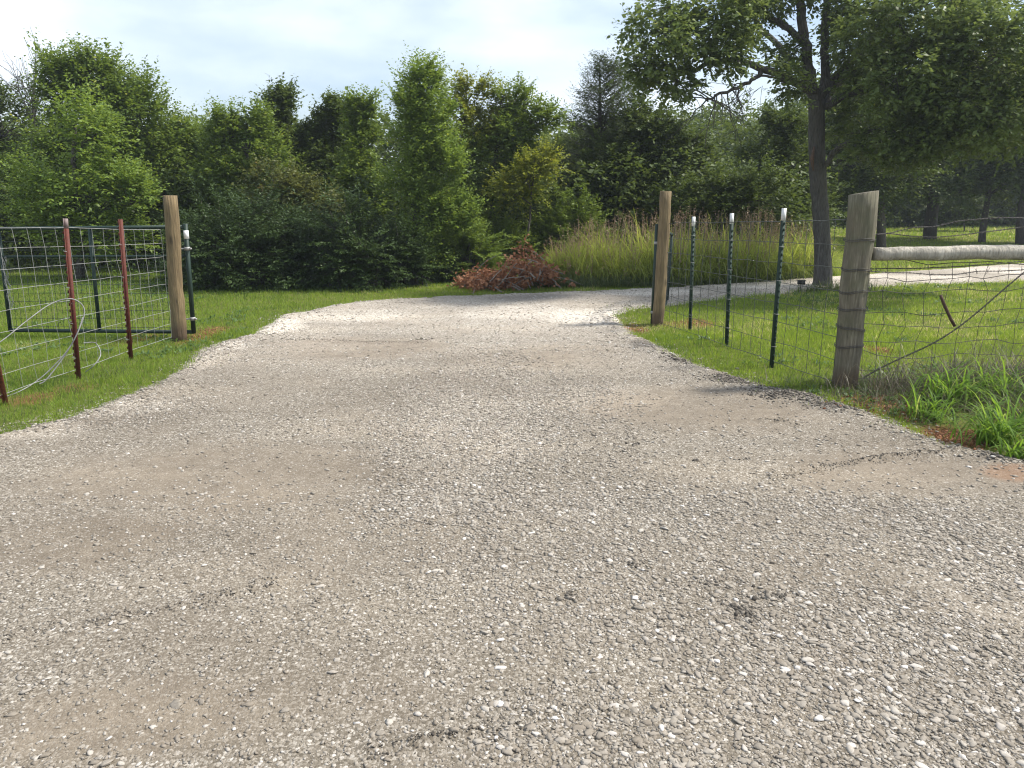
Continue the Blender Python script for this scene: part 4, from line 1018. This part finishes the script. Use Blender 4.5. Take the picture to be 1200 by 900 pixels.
far_tree('large dark tree at the right edge of the photo', 1200, 24, [(1200, 120, 50, 60), (1210, 175, 40, 40), (1240, 130, 60, 60), (1260, 200, 60, 40)], .26)
far_tree('far dark tree at the back of the lawn, left of the others', 1000, 38, [(990, 180, 60, 50), (1020, 215, 50, 24), (960, 215, 50, 30)], .2, leaf=.17)
far_tree('far dark tree at the back of the lawn, right of the others', 1150, 44, [(1130, 190, 60, 40), (1190, 190, 60, 40), (1100, 220, 50, 18), (1160, 225, 50, 16)], .2, leaf=.2)
T('low_shrub', 'shrub', 'grey green mound of shrub on the back lawn', 1125, 33, [(1125, 246, 30, 10), (1100, 249, 20, 7)], LM['cedar'], gs, leaf=.12, trunk_r=.03, dens=.8)

# --- background woods: one mass behind everything
S, Dd = [], []
def woods(x0, x1, D0, D1, n, ztop, leaf):
    x = rng.uniform(x0, x1, n); y = rng.uniform(D0, D1, n)
    zt = ztop + .9 * fbm(xy3(x, y * .2), .35, 3, 90) * ztop * .3
    z = zt * rng.random(n) ** .8
    s = np.stack([x, y, z + .05], 1); d = unit(rng.normal(0, .6, (n, 3)) + [0, -.2, .3])
    v, f, r = spray(s, d, rng.uniform(.4, .8, n), 8, leaf); return v, f, r
VV, FF, RR = [], [], []; o2 = 0
for a in [(-18, 6.5, 15.5, 20, 11000, 1.9, .11), (-26, 9, 21, 25, 16000, 3.3, .16), (9, 15, 37, 42, 5000, 3.6, .30), (15, 36, 37, 42, 13000, 6.5, .34), (30, 60, 40, 48, 6000, 7, .34), (-40, -22, 19, 25, 5000, 6, .18), (4, 13, 30, 36, 5000, 4.4, .18)]:
    v, f, r = woods(*a); VV.append(v); FF.append(f + o2); RR.append(r); o2 += len(v)
tag(np_mesh('woods', np.concatenate(VV), np.concatenate(FF), LM['dark'], attrs={'rnd': np.concatenate(RR)}), 'dark wood closing the view behind the nearer trees', 'woods', kind='stuff')

# --- brown brush pile
c0 = G(590, 339); bp = empty('brush_pile', c0, 'pile of cut branches with dead brown leaves at the lawn edge', 'brush pile')
m = MB(); S, Dd = [], []
sc = c0[1] / F
for q in range(70):
    u = rng.uniform(0, 1); pxx = 534 + 112 * u
    hmax = np.interp(u, [0, .25, .45, .68, .8, 1], [8, 16, 26, 54, 30, 22]); pyy = 341 - (14 if u > .75 else 2) * (u > .5) - rng.uniform(0, 1) ** .8 * hmax
    e = P(pxx, pyy, c0[1] + .25 + rng.uniform(-.4, .4)); e[2] = max(e[2], .04)
    st = e + np.array([rng.normal(.2, .35), rng.normal(0, .3), -rng.uniform(.05, .35)]); st[2] = max(st[2], .03)
    lp = limb(m, st, e, .012, .004, 6, .12, 5)
    k = 15; s = lp[rng.integers(1, 6, k)] + rng.normal(0, .05, (k, 3)); S.append(s); Dd.append(unit(rng.normal(0, 1, (k, 3)) + (e - st)))
for q in range(9):
    c_ = P(rng.uniform(550, 640), rng.uniform(305, 336), c0[1] + rng.uniform(-.4, .3)); dd_ = unit(rng.normal(0, 1, 3) * [1, .5, .6] + [0, 0, .3]); limb(m, c_ - dd_ * .25, c_ + dd_ * rng.uniform(.15, .3), .010, .004, 6, .12, 5)
m.build('branches', BARKP, bp)
s = np.concatenate(S); d = np.concatenate(Dd); s[:, 2] = np.maximum(s[:, 2], .03)
v, f, r = spray(s, d, rng.uniform(.08, .26, len(s)), 6, .066, 1.4, .6); v[:, 2] = np.maximum(v[:, 2], .012)
np_mesh('dead_leaves', v, f, LM['brown'], bp, attrs={'rnd': r}, origin=c0)

# --- tall dry grass stand
nt_ = 330; per_t = 50; n = nt_ * per_t; px_ = np.repeat(rng.uniform(645, 958, nt_), per_t)
front = np.interp(px_, [640, 700, 800, 880, 960], [13.2, 12.95, 12.85, 13.3, 14.3]) + .12
u = np.repeat(rng.random(nt_), per_t); Dg = front + u ** 1.3 * 2.0 + rng.normal(0, .06, n); xg = (px_ - 600) / F * Dg * 1.02 + rng.normal(0, .07, n); tus = np.repeat(rng.uniform(.68, 1.2, nt_), per_t)
hmul = np.interp(px_, [640, 680, 740, 860, 940, 960], [.45, .85, 1.0, 1.02, .9, .6]) * np.clip(.45 + u * 3, 0, 1) * (1 + .2 * fbm(xy3(xg, Dg), 1.5, 2, 15))
b_ = np.stack([xg, Dg, ground_z(xg, Dg)], 1)
tall = leaf_mat('tall_grass_blade', (.16, .22, .045), (.33, .38, .095), (.58, .54, .28), trans=.5, spec=.1)
L_ = rng.uniform(.5, 1.3, n) * hmul * tus
v, f, r = ribbons(b_, rng.uniform(0, 6.283, n), L_, rng.uniform(.010, .022, n), rng.uniform(.95, 1.6, n), rng.uniform(.2, 2.8, n), 5)
r = np.clip(r * .7 + .35 * np.repeat(fbm(xy3(xg, Dg), .9, 2, 16), 12) + .28 * (v[:, 2] / 1.2 - .4) + .04, 0, 1)
tag(np_mesh('tall_grass', v, f, tall, attrs={'rnd': r}), 'stand of tall yellow green grass beyond the road bend', 'grass', kind='stuff')
# seed heads
n = 620; k = rng.choice(len(xg), n); bx, by = xg[k], Dg[k]; hh = (1.02 + rng.uniform(-.35, .22, n)) * np.clip(hmul[k], .3, 1.1)
stem0 = np.stack([bx, by, np.zeros(n)], 1); top = stem0 + np.stack([rng.normal(0, .08, n), rng.normal(0, .08, n), hh], 1)
m = MB()
for q in range(0, n): m.tube([stem0[q], top[q]], [.004, .003], 3, False)
v0 = np.concatenate(m.v); f0 = np.concatenate(m.f4)
seed = leaf_mat('seed_head', (.20, .13, .08), (.36, .26, .17), (.56, .45, .32), trans=.2)
v, f, r = spray(top - [0, 0, .16], unit(np.tile([0, 0, 1.], (n, 1)) + rng.normal(0, .15, (n, 3))), np.full(n, .24), 12, .040, 1.1, .3)
tag(np_mesh('seed_heads', np.concatenate([v0, v]), np.concatenate([f0, f + len(v0)]), seed, attrs={'rnd': np.concatenate([np.full(len(v0), .5), r])}), 'brown seed heads topping the tall grass stand', 'grass', kind='stuff')
# rough green fringe below the tall grass and around the pile
n = 9000; px_ = rng.uniform(625, 960, n); front = np.interp(px_, [640, 700, 800, 880, 960], [12.5, 12.55, 12.6, 13.15, 14.0]); Dg = front + rng.random(n) * .9; xg = (px_ - 600) / F * Dg
v, f, r = ribbons(np.stack([xg, Dg, ground_z(xg, Dg)], 1), rng.uniform(0, 6.283, n), rng.uniform(.10, .34, n), rng.uniform(.006, .014, n), rng.uniform(.8, 1.5, n), rng.uniform(.3, 1.8, n), 4)
tag(np_mesh('fringe_grass', v, f, mixed, attrs={'rnd': r}), 'rough green grass at the foot of the tall grass', 'grass', kind='stuff')
print('leaf faces', tot)

hm = bpy.data.materials.new('haze_air'); hm.use_nodes = True; nt = hm.node_tree
nt.nodes.remove(nt.nodes['Principled BSDF']); pv = nt.nodes.new('ShaderNodeVolumePrincipled'); pv.inputs['Color'].default_value = (.80, .88, 1, 1); pv.inputs['Density'].default_value = .0012; pv.inputs['Anisotropy'].default_value = .3
nt.links.new(pv.outputs[0], nt.nodes['Material Output'].inputs['Volume'])
m = MB(); m.box((0, 140, 9.5), (620, 460, 11)); tag(m.build('haze', hm), 'thin haze added over the whole place to lift the darks like sun flare', kind='stuff')  # haze box added to imitate the bluish veil of sun flare
# ------------------------------------------------------------------ sky, sun, camera
SUN_AZ, SUN_EL = R(82), R(52)        # azimuth measured from +Y towards +X
w = bpy.data.worlds.new('World'); scene.world = w; w.use_nodes = True; nt = w.node_tree
bg = nt.nodes['Background']; sky = nt.nodes.new('ShaderNodeTexSky'); sky.sky_type = 'NISHITA'; sky.sun_disc = False
sky.sun_elevation = SUN_EL; sky.sun_rotation = SUN_AZ; sky.air_density = 1.0; sky.dust_density = 1.0; sky.ozone_density = 1.0
tc = nt.nodes.new('ShaderNodeTexCoord'); mp = nt.nodes.new('ShaderNodeMapping'); mp.inputs['Scale'].default_value = (1, 1, 2.6); mp.inputs['Location'].default_value = (.3, .1, 0)
nt.links.new(tc.outputs['Generated'], mp.inputs[0])
n1 = noise(nt, mp.outputs[0], 2.1, 6, .5)
cf = ramp(nt, n1, [(.40, (.14, .14, .14)), (.68, (1, 1, 1))])
c = mix(nt, cf, sky.outputs[0], (7.9, 8.5, 9.3))
nt.links.new(c, bg.inputs[0]); bg.inputs[1].default_value = .105
sl = bpy.data.lights.new('sun', 'SUN'); sl.energy = 4.2; sl.angle = R(7); sl.color = (1, .95, .87)
so = bpy.data.objects.new('sun', sl); col.objects.link(so)
dv = Vector((math.sin(SUN_AZ) * math.cos(SUN_EL), math.cos(SUN_AZ) * math.cos(SUN_EL), math.sin(SUN_EL)))
so.rotation_euler = dv.to_track_quat('Z', 'Y').to_euler()
cam = bpy.data.cameras.new('camera'); cam.sensor_width = 36; cam.lens = 36 * F / 1200; cam.clip_end = 2000; cam.clip_start = .05
co_ = bpy.data.objects.new('camera', cam); col.objects.link(co_); co_.location = (0, 0, CH); co_.rotation_euler = (math.pi / 2 - PITCH, 0, 0)
scene.camera = co_
scene.cycles.filter_width = 1.15
vs = scene.view_settings; vs.view_transform = 'Standard'; vs.look = 'None'; vs.gamma = 1; vs.use_curve_mapping = False; vs.exposure = .66
